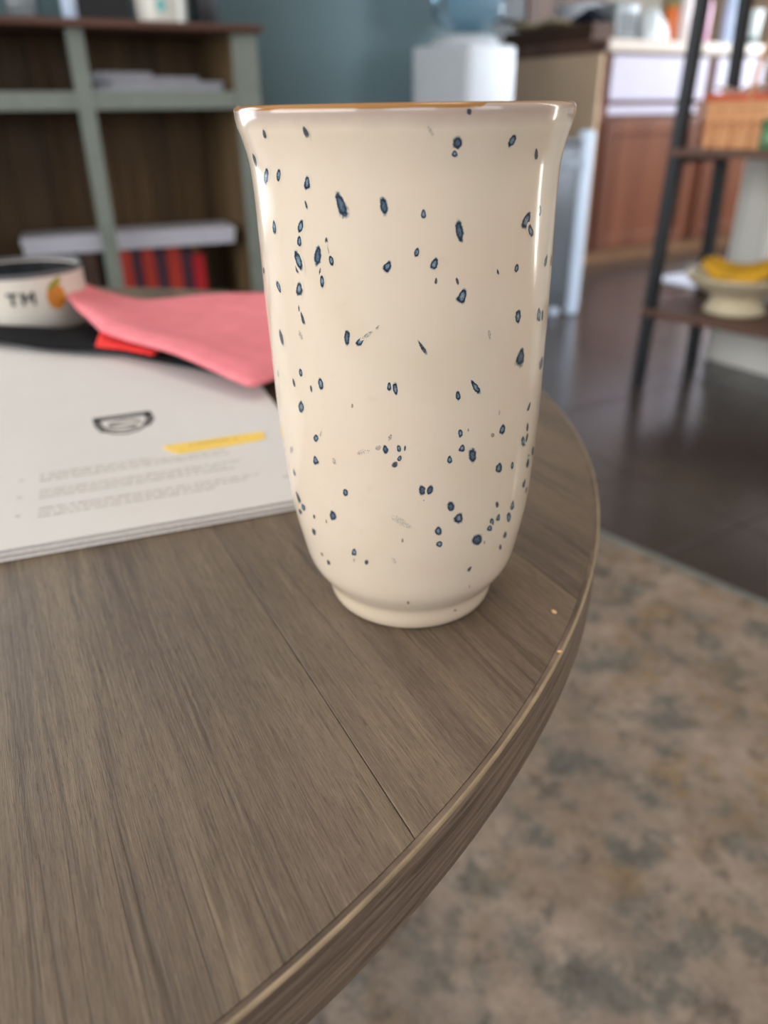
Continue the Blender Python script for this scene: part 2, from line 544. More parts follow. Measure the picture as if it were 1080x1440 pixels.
k.l(k.ramp(e1, [(0.34, srgb(74, 60, 50)), (0.5, srgb(106, 89, 76)), (0.68, srgb(134, 116, 100))]), k.b.inputs['Base Color'])
k.b.inputs['Roughness'].default_value = 0.5
k.bump(e1, 0.4, 0.0008)
MB().lathe([(TR - 0.0024, TABLE_Z - TH - 0.0008), (TR - 0.0006, TABLE_Z - TH - 0.0008), (TR, TABLE_Z - TH), (TR, TABLE_Z - 0.0010), (TR - 0.0009, TABLE_Z - 0.0010), (TR - 0.0010, TABLE_Z - 0.0003), (TR - 0.0024, TABLE_Z - 0.0003)], 200, closed=True).build('edge_band', k.m, table, True)
m_arris = plain('worn_edge', srgb(150, 130, 104), 0.5, 0.3, 60)
MB().lathe([(TR - 0.0009, TABLE_Z - 0.00098), (TR + 0.00005, TABLE_Z - 0.00098), (TR, TABLE_Z - 0.0006), (TR - 0.0003, TABLE_Z - 0.0002), (TR - 0.0009, TABLE_Z - 0.0001)], 200, closed=True).build('worn_rim', m_arris, table, True)
m_leg = plain('dark_metal', srgb(40, 38, 38), 0.45, 0.1, 30, 0.6)
MB().lathe([(0, TABLE_Z - TH - 0.03), (0.14, TABLE_Z - TH - 0.03), (0.14, TABLE_Z - TH - 0.0008), (0, TABLE_Z - TH - 0.0008)], 40).build('mounting_plate', m_leg, table)
for i in range(3):
    an = 0.4 + i * 2 * pi / 3
    MB().tube([(0.10 * cos(an), 0.10 * sin(an), TABLE_Z - TH - 0.02), (0.26 * cos(an), 0.26 * sin(an), 0.030)], [0.018, 0.013], 14).build('leg', m_leg, table, True)
    MB().lathe([(0, 0.0095), (0.016, 0.0095), (0.018, 0.013), (0.018, 0.030), (0.012, 0.036), (0, 0.036)], 20, c=(0.26 * cos(an), 0.26 * sin(an))).build('foot', m_leg, table, True)
tag(table, 'round grey-brown wood-grain coffee table with a worn pale edge line', 'table')

# ================================================================== VASE
PZ = [0, .001, .004, .007, .0088, .0125, .018, .028, .04, .055, .075, .095, .112, .126, .137, .146, .153, .158, .1605]
PR = [.0275, .0286, .0299, .0304, .0309, .0334, .0366, .0390, .0411, .0424, .0435, .0439, .0442, .0442, .0443, .0447, .0461, .0476, .0478]
prof_r = pchip(PZ, PR)
KX = -0.01456
SPOTS = """-1.278,159.8,0.62,-0.01,-0.04,0.81,S;-2.455,155.3,0.90,0.12,0.26,1.18,S;-2.129,155.8,0.77,0.24,-0.38,1.34,S;-2.705,148.8,1.42,0.15,0.04,1.73,S;-2.568,145.2,1.52,0.02,1.27,2.15,R;-2.420,145.7,0.96,-0.00,0.64,1.55,R;-2.186,144.3,0.93,0.03,0.26,1.67,R;-2.209,139.0,0.37,0.08,-0.26,1.06,S;-1.970,139.6,1.25,0.37,-1.01,3.13,D;-1.719,139.2,1.05,0.14,-0.27,2.19,D;-2.538,132.5,1.06,0.14,0.00,1.82,R;-2.268,133.6,1.01,-0.08,0.71,1.68,R;-2.289,129.9,0.82,0.07,0.16,1.44,R;-2.309,124.9,1.25,0.38,-1.04,2.51,R;-2.328,122.6,0.57,0.16,-0.35,1.13,S;-2.150,126.6,1.16,0.06,0.39,2.63,D;-2.081,130.8,0.44,0.03,0.05,0.70,S;-2.071,128.2,0.17,0.04,-0.32,1.62,F;-2.055,125.8,0.74,0.15,-0.19,1.30,R;-2.141,122.8,0.25,0.00,0.21,1.10,S;-2.130,120.3,0.69,0.10,-0.01,1.65,R;-1.708,124.9,0.90,-0.40,0.69,1.35,R;-2.845,118.9,1.44,0.26,0.06,1.02,S;-1.472,155.9,0.29,0.14,-0.69,1.13,F;-1.326,153.1,1.26,-0.22,0.16,1.55,D;-1.335,150.8,0.71,-0.02,-0.09,0.88,R;-0.996,153.2,1.04,-0.34,0.56,1.46,R;-0.774,150.0,0.80,-0.03,-0.62,1.46,S;-0.655,135.8,1.04,-0.12,-0.05,1.43,R;-1.500,137.4,0.62,-0.01,-0.00,1.16,R;-1.290,133.1,1.04,0.08,-0.53,2.89,D;-0.799,134.0,1.51,-0.44,1.15,2.05,R;-0.747,131.2,1.20,-0.02,-0.73,1.67,R;-1.539,128.4,0.62,-0.12,0.21,1.10,R;-1.438,125.4,0.85,-0.35,0.61,1.44,R;-0.493,121.9,1.39,-0.28,0.71,1.71,S;-0.324,120.8,1.91,-0.33,0.20,1.56,S;-0.866,122.3,0.88,-0.21,0.24,1.15,R;-1.023,122.1,0.35,0.01,-0.20,0.74,S;-2.553,116.5,1.10,0.32,-0.91,1.54,R;-2.322,117.4,1.32,0.16,0.20,1.92,R;-2.340,112.0,0.30,0.06,-0.01,0.97,S;-2.313,109.5,0.59,0.19,-0.49,1.64,S;-2.587,101.6,1.28,0.39,-0.56,2.36,S;-2.348,104.5,0.61,0.24,-0.53,1.25,F;-1.976,105.9,0.85,0.08,0.14,2.34,D;-1.890,105.2,0.59,-0.46,1.10,1.26,R;-1.842,107.1,0.27,-0.38,1.51,1.08,F;-1.778,109.2,0.33,-0.18,0.40,0.67,F;-2.383,93.2,0.86,0.28,-0.17,1.22,R;-2.477,89.2,0.61,0.22,-0.31,1.31,S;-2.201,91.6,0.94,0.30,-0.23,1.83,R;-2.291,89.2,0.45,0.15,-0.12,1.04,S;-2.741,89.1,0.88,0.27,0.09,1.15,F;-2.415,82.3,1.47,0.43,0.16,1.95,R;-1.717,93.0,0.59,0.02,0.03,1.23,R;-1.679,92.4,0.68,0.12,-0.21,1.82,R;-1.968,86.5,0.33,0.04,0.04,0.65,B;-2.288,73.7,1.10,0.29,0.19,1.32,R;-2.239,75.8,0.28,0.03,0.31,0.97,F;-2.644,65.0,1.69,0.62,0.50,1.43,F;-2.318,66.1,1.17,0.49,-0.13,1.50,R;-1.722,77.8,0.47,-0.17,0.37,1.04,F;-1.755,74.1,0.82,0.21,-0.19,1.42,D;-1.802,74.4,0.84,0.57,-0.34,0.65,F;-1.908,72.6,1.97,0.60,-0.10,0.88,G;-1.665,74.5,0.61,0.14,-0.17,1.19,R;-1.625,74.6,0.30,-0.03,0.08,0.88,S;-1.662,71.4,0.57,-0.21,0.34,0.97,R;-1.696,69.3,0.62,-0.57,0.69,0.91,S;-1.428,121.1,0.37,-0.05,0.08,0.88,S;-1.298,120.8,0.38,0.07,-0.29,0.97,S;-1.265,116.9,1.15,-0.47,0.77,1.91,R;-0.829,109.0,1.28,-0.29,0.10,1.94,R;-0.556,107.3,1.75,-0.36,-0.47,2.15,R;-0.490,106.5,1.10,-0.26,-0.10,1.78,S;-1.509,103.9,0.40,0.25,-1.30,2.08,S;-1.067,105.6,0.47,-0.01,-0.29,1.30,F;-0.769,96.9,1.97,-0.67,0.71,2.60,D;-0.400,91.1,2.37,-0.74,0.99,1.92,S;-1.155,91.4,0.75,0.33,-1.38,2.07,R;-1.277,89.5,0.74,-0.02,-0.17,1.47,R;-0.599,79.8,0.80,-0.35,0.95,1.34,S;-0.951,82.1,0.28,-0.08,0.03,0.76,F;-0.594,73.0,0.86,-0.32,-0.05,1.55,S;-0.911,76.4,1.21,-0.49,0.34,1.57,R;-1.253,78.1,0.78,-0.11,-0.05,1.34,R;-1.197,78.8,0.23,-0.04,-0.02,0.55,B;-1.000,75.5,0.69,-0.16,-0.05,0.69,B;-0.641,69.0,1.53,-0.46,-0.67,1.90,R;-0.586,69.4,0.89,-0.39,0.40,1.51,S;-1.237,73.4,0.89,-0.37,0.27,1.16,R;-1.157,70.4,1.34,-0.26,-0.14,2.34,D;-1.324,70.3,0.76,-0.09,-0.04,1.27,R;-0.368,61.1,2.21,-0.94,0.04,1.74,S;-0.491,60.8,1.27,-0.56,0.01,1.49,S;-2.141,67.8,0.66,0.31,-0.23,1.08,F;-2.662,56.7,1.10,0.54,-0.41,1.20,S;-2.070,57.9,0.90,0.32,-0.05,1.34,R;-2.666,47.4,1.55,0.87,-1.30,1.94,S;-2.593,45.1,1.56,0.92,-0.57,1.15,R;-2.685,41.7,1.77,1.03,-0.56,0.91,S;-2.210,48.1,1.36,0.73,-0.27,1.69,D;-2.434,44.3,0.65,0.33,-0.02,0.92,S;-2.289,44.9,0.33,0.14,0.06,0.82,B;-2.485,37.6,1.30,0.84,-0.32,1.33,S;-2.054,36.1,0.95,0.27,0.22,1.52,R;-1.955,33.0,0.75,0.18,0.15,1.24,S;-2.068,32.6,0.41,0.12,0.12,0.79,F;-2.449,29.0,0.77,0.54,-0.11,0.81,B;-2.380,26.9,0.90,0.64,-0.16,1.08,S;-1.663,49.9,0.53,0.98,-3.06,2.20,G;-1.637,49.2,0.39,0.78,-1.20,0.80,F;-1.656,43.2,0.33,0.01,0.02,0.81,B;-1.727,35.3,0.51,0.41,-0.51,1.22,G;-1.625,16.4,0.47,0.01,0.02,1.02,B;-0.914,63.8,1.42,-0.60,0.20,1.72,R;-0.765,62.6,0.81,-0.32,-0.06,1.36,R;-0.490,58.9,1.74,-0.79,0.25,1.65,S;-0.513,52.1,1.40,-0.72,0.69,1.47,S;-0.410,47.8,1.37,-0.68,0.37,1.14,S;-1.510,60.9,1.09,0.41,-0.51,1.63,D;-1.458,60.8,0.90,-0.44,0.49,1.55,D;-1.500,57.4,0.21,-0.01,-0.00,0.24,B;-1.303,54.3,1.26,-0.21,-0.07,1.88,D;-1.237,49.8,1.38,-0.80,0.52,1.70,R;-0.894,50.7,0.84,-0.29,-0.18,1.22,S;-0.689,47.2,1.25,-0.64,0.12,1.77,R;-0.718,43.1,1.43,-0.66,-0.27,2.01,R;-0.863,45.5,0.89,-0.50,0.25,1.32,R;-0.930,44.8,0.98,-0.41,-0.08,1.62,R;-0.945,42.8,1.14,-0.57,0.07,1.17,R;-1.391,46.2,1.12,-0.14,-0.05,1.71,R;-1.379,41.2,0.98,-0.55,0.31,1.12,R;-1.059,40.0,1.89,-1.39,0.78,1.87,D;-0.982,37.8,0.32,-0.12,-0.13,0.76,B;-0.729,36.6,1.26,-0.73,-0.01,1.40,S;-0.759,32.2,0.97,-0.51,-0.32,1.34,S;-1.091,28.4,0.54,-0.54,0.55,0.95,S;-1.052,20.2,0.31,-0.13,-0.17,0.76,F;-1.074,6.8,0.63,-0.25,-0.07,0.54,B"""
def vase_pt(th, z, lift=0.0):
    r = prof_r(z)
    dr = (prof_r(min(z + 2e-4, .1605)) - prof_r(max(z - 2e-4, 0))) / (min(z + 2e-4, .1605) - max(z - 2e-4, 0))
    q = 1 / math.sqrt(1 + dr * dr)
    rr, zz = r + lift * q, z - lift * q * dr
    return (rr * cos(th) + KX * zz, rr * sin(th), zz)
bm = bmesh.new()
L_spot = bm.verts.layers.float_vector.new('spot')
L_kind = bm.verts.layers.float_vector.new('spot_kind')
L_glaze = bm.verts.layers.float_vector.new('glaze')
NS = 160
zs = [0.0, 0.0004, 0.001, 0.0018, 0.003, 0.0045, 0.006, 0.007, 0.0078, 0.0084, 0.0088, 0.0093, 0.010, 0.011, 0.0125]
zs += [0.0125 + (0.1585 - 0.0125) * i / 70 for i in range(1, 71)] + [0.1592, 0.1598, 0.1605]
outer = [(prof_r(z), z) for z in zs]
lip = [(0.0477, 0.1610), (0.0474, 0.1614), (0.0470, 0.1617), (0.0465, 0.1618), (0.0460, 0.1617), (0.0456, 0.1613), (0.0453, 0.1607)]
inner = [(prof_r(z) - 0.0030, z) for z in [0.158 - (0.158 - 0.012) * i / 40 for i in range(41)]] + [(0.024, 0.0085), (0.012, 0.0075), (0.0, 0.0072)]
under = [(0.0, 0.0016), (0.0215, 0.0016), (0.0235, 0.0002), (0.0265, 0.0)]
rings = []
def ring(r, z, gl):
    if r < 1e-6:
        v = [bm.verts.new((KX * z, 0, z))]
    else:
        v = [bm.verts.new((r * cos(2 * pi * i / NS) + KX * z, r * sin(2 * pi * i / NS), z)) for i in range(NS)]
    for i, q in enumerate(v):
        q[L_spot] = (9, 9, 0)
        q[L_kind] = (0, 0, 0)
        th = 2 * pi * i / NS
        th = th - 2 * pi if th > pi else th
        # the bare brown lip is broad on one half of the rim and thin on the other
        wide = 1.0 if -2.9 < th < -1.20 else 0.22
        q[L_glaze] = (gl, wide, 0)
    return v
for r, z in under:
    rings.append(ring(r, z, 0))
for r, z in outer:
    rings.append(ring(r, z, z))
for r, z in lip:
    rings.append(ring(r, z, z))
for r, z in inner:
    rings.append(ring(r, z, 0.1))
for p, q in zip(rings[:-1], rings[1:]):
    for i in range(NS):
        j = (i + 1) % NS
        if len(p) == 1 and len(q) == 1:
            continue
        if len(p) == 1:
            bm.faces.new((p[0], q[j], q[i]))
        elif len(q) == 1:
            bm.faces.new((p[i], p[j], q[0]))
        else:
            bm.faces.new((p[i], p[j], q[j], q[i]))
kinds = {'R': (0.0, 1.0, 0.0), 'D': (0.55, 1.0, 0.0), 'S': (1.0, 0.95, 0.0), 'F': (0.8, 0.55, 0.0), 'G': (0.6, 0.30, 0.0), 'B': (1.0, 0.8, 1.0)}
spots = []
for s in SPOTS.split(';'):
    q = s.split(',')
    spots.append(tuple(float(x) for x in q[:6]) + (q[6],))
rnd = random.Random(11)
for i in range(110):        # the far side of the vase carries the same speckles
    w, h = rnd.uniform(0.35, 1.2), rnd.uniform(0.8, 2.6)
    t = rnd.gauss(0, 0.3)
    spots.append((rnd.uniform(0.32, pi - 0.32), rnd.uniform(22, 154), w * cos(t), w * sin(t), -h * sin(t), h * cos(t), rnd.choice('RRRDDSSSFB')))
for si, (th0, z0, ax, ay, bx, by, kd) in enumerate(spots):
    z0 *= 1e-3
    r0 = prof_r(z0)
    dr = (prof_r(z0 + 3e-4) - prof_r(z0 - 3e-4)) / 6e-4
    cz = 1 / math.sqrt(1 + dr * dr)
    lift = 0.00003 + 0.000003 * (si % 7)
    prev = None
    kv = kinds[kd]
    def mk(u, w):
        ds, dl = (u * ax + w * bx) * 1.12e-3, (u * ay + w * by) * 1.12e-3
        zz = min(max(z0 + dl * cz, 0.0002), 0.1603)
        v = bm.verts.new(vase_pt(th0 + ds / r0, zz, lift))
        v[L_spot] = (u, w, si * 0.37)
        v[L_kind] = kv
        v[L_glaze] = (zz, 0.45, 0)
        return v
    cen = mk(0, 0)
    NR, NA = 4, 18
    for ri in range(1, NR + 1):
        rad = 1.3 * ri / NR
        cur = [mk(rad * cos(2 * pi * q / NA), rad * sin(2 * pi * q / NA)) for q in range(NA)]
        for q in range(NA):
            j = (q + 1) % NA
            if prev is None:
                bm.faces.new((cen, cur[q], cur[j]))
            else:
                bm.faces.new((prev[q], cur[q], cur[j], prev[j]))
        prev = cur
me = bpy.data.meshes.new('vase')
bm.to_mesh(me)
bm.free()
for p in me.polygons:
    p.use_smooth = True
k = NT('speckled_glaze')
def attr(name):
    a = k.n('ShaderNodeAttribute', attribute_name=name)
    s = k.n('ShaderNodeSeparateXYZ')
    k.l(a.outputs['Vector'], s.inputs[0])
    return s.outputs
S, Q, G = attr('spot'), attr('spot_kind'), attr('glaze')
oc = k.coord()
nz = k.noise(oc, 900.0, 3, 0.6)
nz2 = k.noise(oc, 2600.0, 2, 0.6)
# teardrop: the mark narrows towards its top
uu = k.math('MULTIPLY', S[0], k.math('ADD', 1.0, k.math('MULTIPLY', S[1], k.math('ADD', 0.18, k.math('MULTIPLY', k.math('SINE', k.math('MULTIPLY', S[2], 9.0)), 0.28)))))
d = k.math('SQRT', k.math('ADD', k.math('MULTIPLY', uu, uu), k.math('MULTIPLY', S[1], S[1])))
d = k.math('ADD', d, k.math('MULTIPLY', k.math('SUBTRACT', nz, 0.5), 0.65))
ink_ring = k.ramp(k.math('MULTIPLY', d, 0.8), [(0.12, srgb(136, 152, 162)), (0.34, srgb(96, 116, 132)), (0.46, srgb(26, 38, 56)), (0.58, srgb(34, 50, 70)), (0.70, srgb(124, 140, 148))])
ink_solid = k.ramp(k.math('MULTIPLY', d, 0.8), [(0.20, srgb(34, 46, 62)), (0.50, srgb(40, 54, 72)), (0.70, srgb(130, 142, 146))])
ink = k.mix(Q[0], ink_ring, ink_solid)
ink = k.mix(k.ramp(nz2, [(0.52, (0, 0, 0)), (0.60, (0.7, 0.7, 0.7))]), ink, srgb(20, 32, 54))
ink = k.mix(Q[2], ink, srgb(104, 78, 62))
cover = k.ramp(k.math('MULTIPLY', d, 0.8), [(0.60, (1, 1, 1)), (0.80, (0, 0, 0))])
# weak marks break up into fine grains
grains = k.ramp(nz2, [(0.46, (0, 0, 0)), (0.58, (1, 1, 1))])
weak = k.math('MINIMUM', k.math('MULTIPLY', k.math('SUBTRACT', 1.0, Q[1]), 1.6), 1.0)
cover = k.math('MULTIPLY', cover, k.math('ADD', k.math('SUBTRACT', 1.0, weak), k.math('MULTIPLY', weak, grains)))
cover = k.math('MULTIPLY', cover, k.math('POWER', Q[1], 0.6))
# pale halo in the glaze just around a mark
n0 = k.noise(oc, 26.0, 4, 0.6)
body = k.ramp(n0, [(0.3, srgb(218, 200, 176)), (0.5, srgb(221, 205, 184)), (0.7, srgb(223, 202, 181))])
n1 = k.noise(oc, 240.0, 3, 0.6)
body = k.mix(k.ramp(n1, [(0.62, (0, 0, 0)), (0.75, (0.16, 0.16, 0.16))]), body, srgb(206, 178, 150))
# greyer mauve glaze under the lip, bare honey-brown lip
zn = k.math('ADD', G[0], k.math('MULTIPLY', k.math('SUBTRACT', k.noise(oc, 130.0, 3), 0.5), 0.0016))
mr = k.n('ShaderNodeMapRange'); mr.inputs[1].default_value = 0.1562; mr.inputs[2].default_value = 0.1594; mr.inputs[3].default_value = 0.0; mr.inputs[4].default_value = 0.75
k.l(zn, mr.inputs[0])
body = k.mix(mr.outputs[0], body, srgb(168, 146, 136))
edge = k.math('SUBTRACT', 0.1617, k.math('MULTIPLY', G[1], 0.00115))
mr2 = k.n('ShaderNodeMapRange'); mr2.inputs[1].default_value = -0.00012; mr2.inputs[2].default_value = 0.00012
k.l(k.math('SUBTRACT', G[0], edge), mr2.inputs[0])
body = k.mix(mr2.outputs[0], body, srgb(158, 110, 56))
# thin glaze near the foot: a touch browner clay
mr3 = k.n('ShaderNodeMapRange'); mr3.inputs[1].default_value = 0.0105; mr3.inputs[2].default_value = 0.0085; mr3.inputs[3].default_value = 0.0; mr3.inputs[4].default_value = 0.35
k.l(G[0], mr3.inputs[0])
body = k.mix(mr3.outputs[0], body, srgb(206, 186, 156))
k.l(k.mix(cover, body, ink), k.b.inputs['Base Color'])
k.b.inputs['Roughness'].default_value = 0.16
k.b.inputs['Specular IOR Level'].default_value = 0.5
k.b.inputs['Coat Weight'].default_value = 0.25
k.b.inputs['Coat Roughness'].default_value = 0.05
k.bump(k.noise(k.coord((1, 1, 0.4)), 120.0, 2, 0.5), 0.10, 0.0012)
me.materials.append(k.m)
vase = bpy.data.objects.new('vase', me)
COL.objects.link(vase)
vase.location = (0.0097, 0.2465, TABLE_Z + 0.0001)
tag(vase, 'tall cream glazed ceramic vase with dark blue speckles and brown lip on the coffee table', 'vase')

# crumbs on the table
m_crumb = plain('crumb', srgb(222, 180, 132), 0.8, 0.2, 300)
for i, (x, y, r, lab) in enumerate([(0.0604, 0.2275, 0.0007, 'tiny tan crumb on the table right of the vase foot'), (0.0577, 0.2047, 0.0005, 'tinier pale crumb at the worn table edge below the vase')]):
    o = MB().lathe([(0, 0), (r, r * 0.2), (r * 1.2, r * 0.6), (r * 0.7, r * 1.1), (0, r * 1.2)], 9, sx=1.0, sy=1.5).build('crumb', m_crumb, None, True, (x, y, TABLE_Z), 0.5 + i)
    tag(o, lab, 'crumb')

# ================================================================== DOCUMENT
uh = Vector((0.9387, 0.3447)); vh = Vector((-0.3447, 0.9387))
br = Vector((-0.04093, 0.3129)) + uh * 0.0225          # bottom right corner of the pages
m_paper = plain('paper', srgb(214, 209, 205), 0.75, 0.015, 30, spec=0.3)
m_paper2 = plain('paper_edges', srgb(206, 200, 196), 0.8, 0.10, 600, spec=0.2)
m_print = plain('print_grey', srgb(176, 170, 163), 0.8, 0.12, 900)
m_black = plain('print_black', srgb(92, 88, 86), 0.7, 0.15, 700)
m_hi = plain('highlighter', srgb(240, 202, 96), 0.7, 0.12, 500)
doc = empty('printed_document', (br.x, br.y, TABLE_Z + 0.0004), atan2(uh.y, uh.x))
# local x runs left from 0 to -0.216, local y up to 0.279
def sheet(name, z0, z1, dx, dy, rot, curl, mat, parent, w=0.216, h=0.279):
    bm = bmesh.new()
    NX, NY = 16, 20
    R = Matrix.Rotation(rot, 2)
    top, bot = [], []
    for lay, zz in ((top, z1), (bot, z0)):
        for j in range(NY + 1):
            row = []
            for i in range(NX + 1):
                x, y = -w * i / NX, h * j / NY
                lift = curl(-x / w, y / h)
                p = R @ Vector((x, y)) + Vector((dx, dy))
                row.append(bm.verts.new((p.x, p.y, zz + lift)))
            lay.append(row)
    for j in range(NY):
        for i in range(NX):
            bm.faces.new((top[j][i], top[j + 1][i], top[j + 1][i + 1], top[j][i + 1]))
            bm.faces.new((bot[j][i], bot[j][i + 1], bot[j + 1][i + 1], bot[j + 1][i]))
    loop = lambda g: [g[0][i] for i in range(NX)] + [g[j][NX] for j in range(NY)] + [g[NY][i] for i in range(NX, 0, -1)] + [g[j][0] for j in range(NY, 0, -1)]
    a, b = loop(bot), loop(top)
    for i in range(len(a)):
        q = (i + 1) % len(a)
        bm.faces.new((a[i], a[q], b[q], b[i]))
    m = MB(); m.bm.free(); m.bm = bm
    return m.build(name, mat, parent, True)
flat = lambda x, y: 0.0
for i in range(5):
    sheet('page', 0.0001 + i * 0.00058, 0.0005 + i * 0.00058, random.uniform(-0.0012, 0.0006), random.uniform(-0.0022, 0.0004) - 0.0004 * (4 - i), random.uniform(-0.004, 0.004), flat, m_paper2 if i < 4 else m_paper, doc)
sheet('page', 0.00300, 0.00315, 0, 0, 0, lambda x, y: 0.0004 * max(0, 0.10 - y) / 0.10, m_paper, doc)
ZP = 0.0033
# blocks of small print
ug = lambda u: u - 0.0225                                # measured u -> local x
rnd = random.Random(3)
rows = [(0.0745, -0.109, -0.052, 1), (0.0705, -0.109, -0.016, 1), (0.0665, -0.109, -0.016, 1), (0.0545, -0.109, -0.012, 1), (0.0505, -0.109, -0.020, 1), (0.0465, -0.109, -0.018, 1), (0.0345, -0.109, -0.008, 1), (0.0305, -0.109, -0.014, 1), (0.0265, -0.109, -0.03, 1)]
pm = MB()
for v0, u0, u1, _ in rows:
    u = u0
    while u < u1 - 0.002:
        w = min(rnd.uniform(0.002, 0.007), u1 - u)
        zz = ZP + 0.0004 * max(0, 0.10 - v0 / 0.279) / 0.10
        n = max(1, int(w / 0.0011))
        for q in range(n):      # letter-sized strokes
            hgt = rnd.choice((0.0010, 0.0010, 0.0015))
            pm.box(ug(u + q * 0.0011), ug(u + q * 0.0011 + 0.0008), v0, v0 + hgt, zz - 0.0002, zz)
        u += w + 0.0006
for v0 in (0.0705, 0.0505, 0.0305):
    zz = ZP + 0.0004 * max(0, 0.10 - v0 / 0.279) / 0.10
    for q in range(2):
        pm.box(ug(-0.1185 + q * 0.0011), ug(-0.1185 + q * 0.0011 + 0.0008), v0, v0 + 0.0013, zz - 0.0002, zz)
for q in range(7):
    pm.box(ug(0.002 + q * 0.0011), ug(0.0028 + q * 0.0011), 0.026, 0.0275, ZP - 0.0002, ZP + 0.0001)
tp = pm.build('printed_text', m_print, doc); tp['label'] = 'grey blocks of tiny illegible print'
# emblem: a squat shield outline with an S-shaped ribbon
def em(u, v):                                            # 0..1 across, 0..1 up
    return (ug(-0.0800 + 0.0285 * u), 0.1165 + 0.0300 * v)
def band(pts, w, m, close=False):
    P = [Vector(em(*p)) for p in pts]
    n = len(P)
    for i in range(n if close else n - 1):
        a, b = P[i], P[(i + 1) % n]
        t = (b - a).normalized(); nn = Vector((-t.y, t.x)) * (w / 2)
        a2, b2 = a - t * w * 0.3, b + t * w * 0.3
        m.prism([tuple(a2 - nn), tuple(b2 - nn), tuple(b2 + nn), tuple(a2 + nn)], ZP - 0.0002, ZP + 0.00003 * (i % 3))
m = MB()
band([(0.0, 0.95), (1.0, 0.97)], 0.0068, m)
band([(0.0, 0.95), (0.02, 0.60), (0.12, 0.25)], 0.0042, m)
band([(1.0, 0.97), (1.03, 0.60), (0.93, 0.32)], 0.0046, m)
band([(0.12, 0.25), (0.30, 0.06), (0.52, 0.0), (0.74, 0.08), (0.93, 0.32)], 0.0020, m)
em1 = m.build('emblem_outline', m_black, doc)
m = MB()
sw = [(0.82, 0.52), (0.72, 0.66), (0.5, 0.70), (0.28, 0.62), (0.24, 0.50), (0.45, 0.44), (0.68, 0.38), (0.72, 0.26), (0.54, 0.18), (0.34, 0.22), (0.2, 0.34)]
band(sw, 0.0030, m)
m.build('emblem_ribbon', plain('print_mid_grey', srgb(128, 122, 118), 0.8, 0.12, 900), doc)
# highlighter stroke
m = MB()
zz = ZP + 0.00025
pts = [(-0.0475, 0.0835), (-0.042, 0.0755), (-0.020, 0.0760), (0.000, 0.0775), (0.0050, 0.0795), (0.0056, 0.0890), (-0.012, 0.0895), (-0.030, 0.0890), (-0.0485, 0.0890)]
m.prism([(ug(u), v) for u, v in pts], ZP - 0.0002, zz)
hl = m.build('highlighter_mark', m_hi, doc); hl['label'] = 'yellow highlighter stroke'
m = MB()
for q in range(24):
    u = -0.036 + q * 0.0011
    if rnd.random() < 0.8:
        m.box(ug(u), ug(u + 0.0007), 0.0838, 0.0853, ZP, zz + 0.0001)
m.build('highlighted_text', plain('print_under_highlight', srgb(176, 138, 66), 0.8), doc)
tag(doc, 'stack of white printed pages with a grey emblem and yellow highlight', 'document')

# loose sheet behind, slightly lifted and creased
def curl2(x, y):
    return max(0.0, y - 0.66) * (0.001 + 0.006 * math.exp(-((x - 0.45) / 0.12) ** 2) + 0.004 * max(0, x - 0.6))
ls = sheet('loose_sheet', 0.0001, 0.00035, -0.012, 0.128, 0.10, curl2, m_paper, None, 0.216, 0.255)
ls.location = (br.x, br.y, TABLE_Z); ls.rotation_euler.z = atan2(uh.y, uh.x)
tag(ls, 'loose white sheet with a soft crease, tucked under the black and pink cloths', 'paper')

# ================================================================== CLOTHS
def interp(poly, s):
    d = [0]
    for a, b in zip(poly[:-1], poly[1:]):
        d.append(d[-1] + hypot(b[0] - a[0], b[1] - a[1]))
    t = s * d[-1]
    for i in range(len(poly) - 1):
        if t <= d[i + 1] or i == len(poly) - 2:
            q = (t - d[i]) / max(1e-9, d[i + 1] - d[i])
            return (poly[i][0] + q * (poly[i + 1][0] - poly[i][0]), poly[i][1] + q * (poly[i + 1][1] - poly[i][1]))
def cloth(name, near, far, zf, thick, mat, n=48, mrows=30, parent=None):
    bm = bmesh.new()
    top, bot = [], []
    for j in range(mrows + 1):
        t = j / mrows
        rt_, rb = [], []
        for i in range(n + 1):
            s = i / n
            a, b = interp(near, s), interp(far, s)
            x, y = a[0] + (b[0] - a[0]) * t, a[1] + (b[1] - a[1]) * t
            z = zf(s, t)
            e = min(1, 7 * min(s, 1 - s, t, 1 - t) + 0.25) ** 0.5
            rt_.append(bm.verts.new((x, y, z + thick * e * 0.5)))
            rb.append(bm.verts.new((x, y, z - thick * e * 0.5)))
        top.append(rt_); bot.append(rb)
    for j in range(mrows):
        for i in range(n):
            bm.faces.new((top[j][i], top[j][i + 1], top[j + 1][i + 1], top[j + 1][i]))
            bm.faces.new((bot[j][i], bot[j + 1][i], bot[j + 1][i + 1], bot[j][i + 1]))
    loop = lambda g: [g[0][i] for i in range(n)] + [g[j][n] for j in range(mrows)] + [g[mrows][i] for i in range(n, 0, -1)] + [g[j][0] for j in range(mrows, 0, -1)]
    a, b = loop(bot), loop(top)
    for i in range(len(a)):
        q = (i + 1) % len(a)
        bm.faces.new((a[i], a[q], b[q], b[i]))
    m = MB(); m.bm.free(); m.bm = bm
    return m.build(name, mat, parent, 'all')
def fabric(name, c, weave=900):
    k = NT(name)
    v = k.coord()
    f = k.noise(v, 60, 4)
    k.l(k.ramp(f, [(0.3, tuple(x * 0.92 for x in c[:3]) + (1,)), (0.7, tuple(min(1, x * 1.06) for x in c[:3]) + (1,))]), k.b.inputs['Base Color'])
    k.b.inputs['Roughness'].default_value = 0.85
    k.b.inputs['Sheen Weight'].default_value = 0.0
    k.b.inputs['Specular IOR Level'].default_value = 0.2
    k.bump(k.noise(v, weave, 2), 0.3, 0.0006)
    return k.m
ZT = TABLE_Z
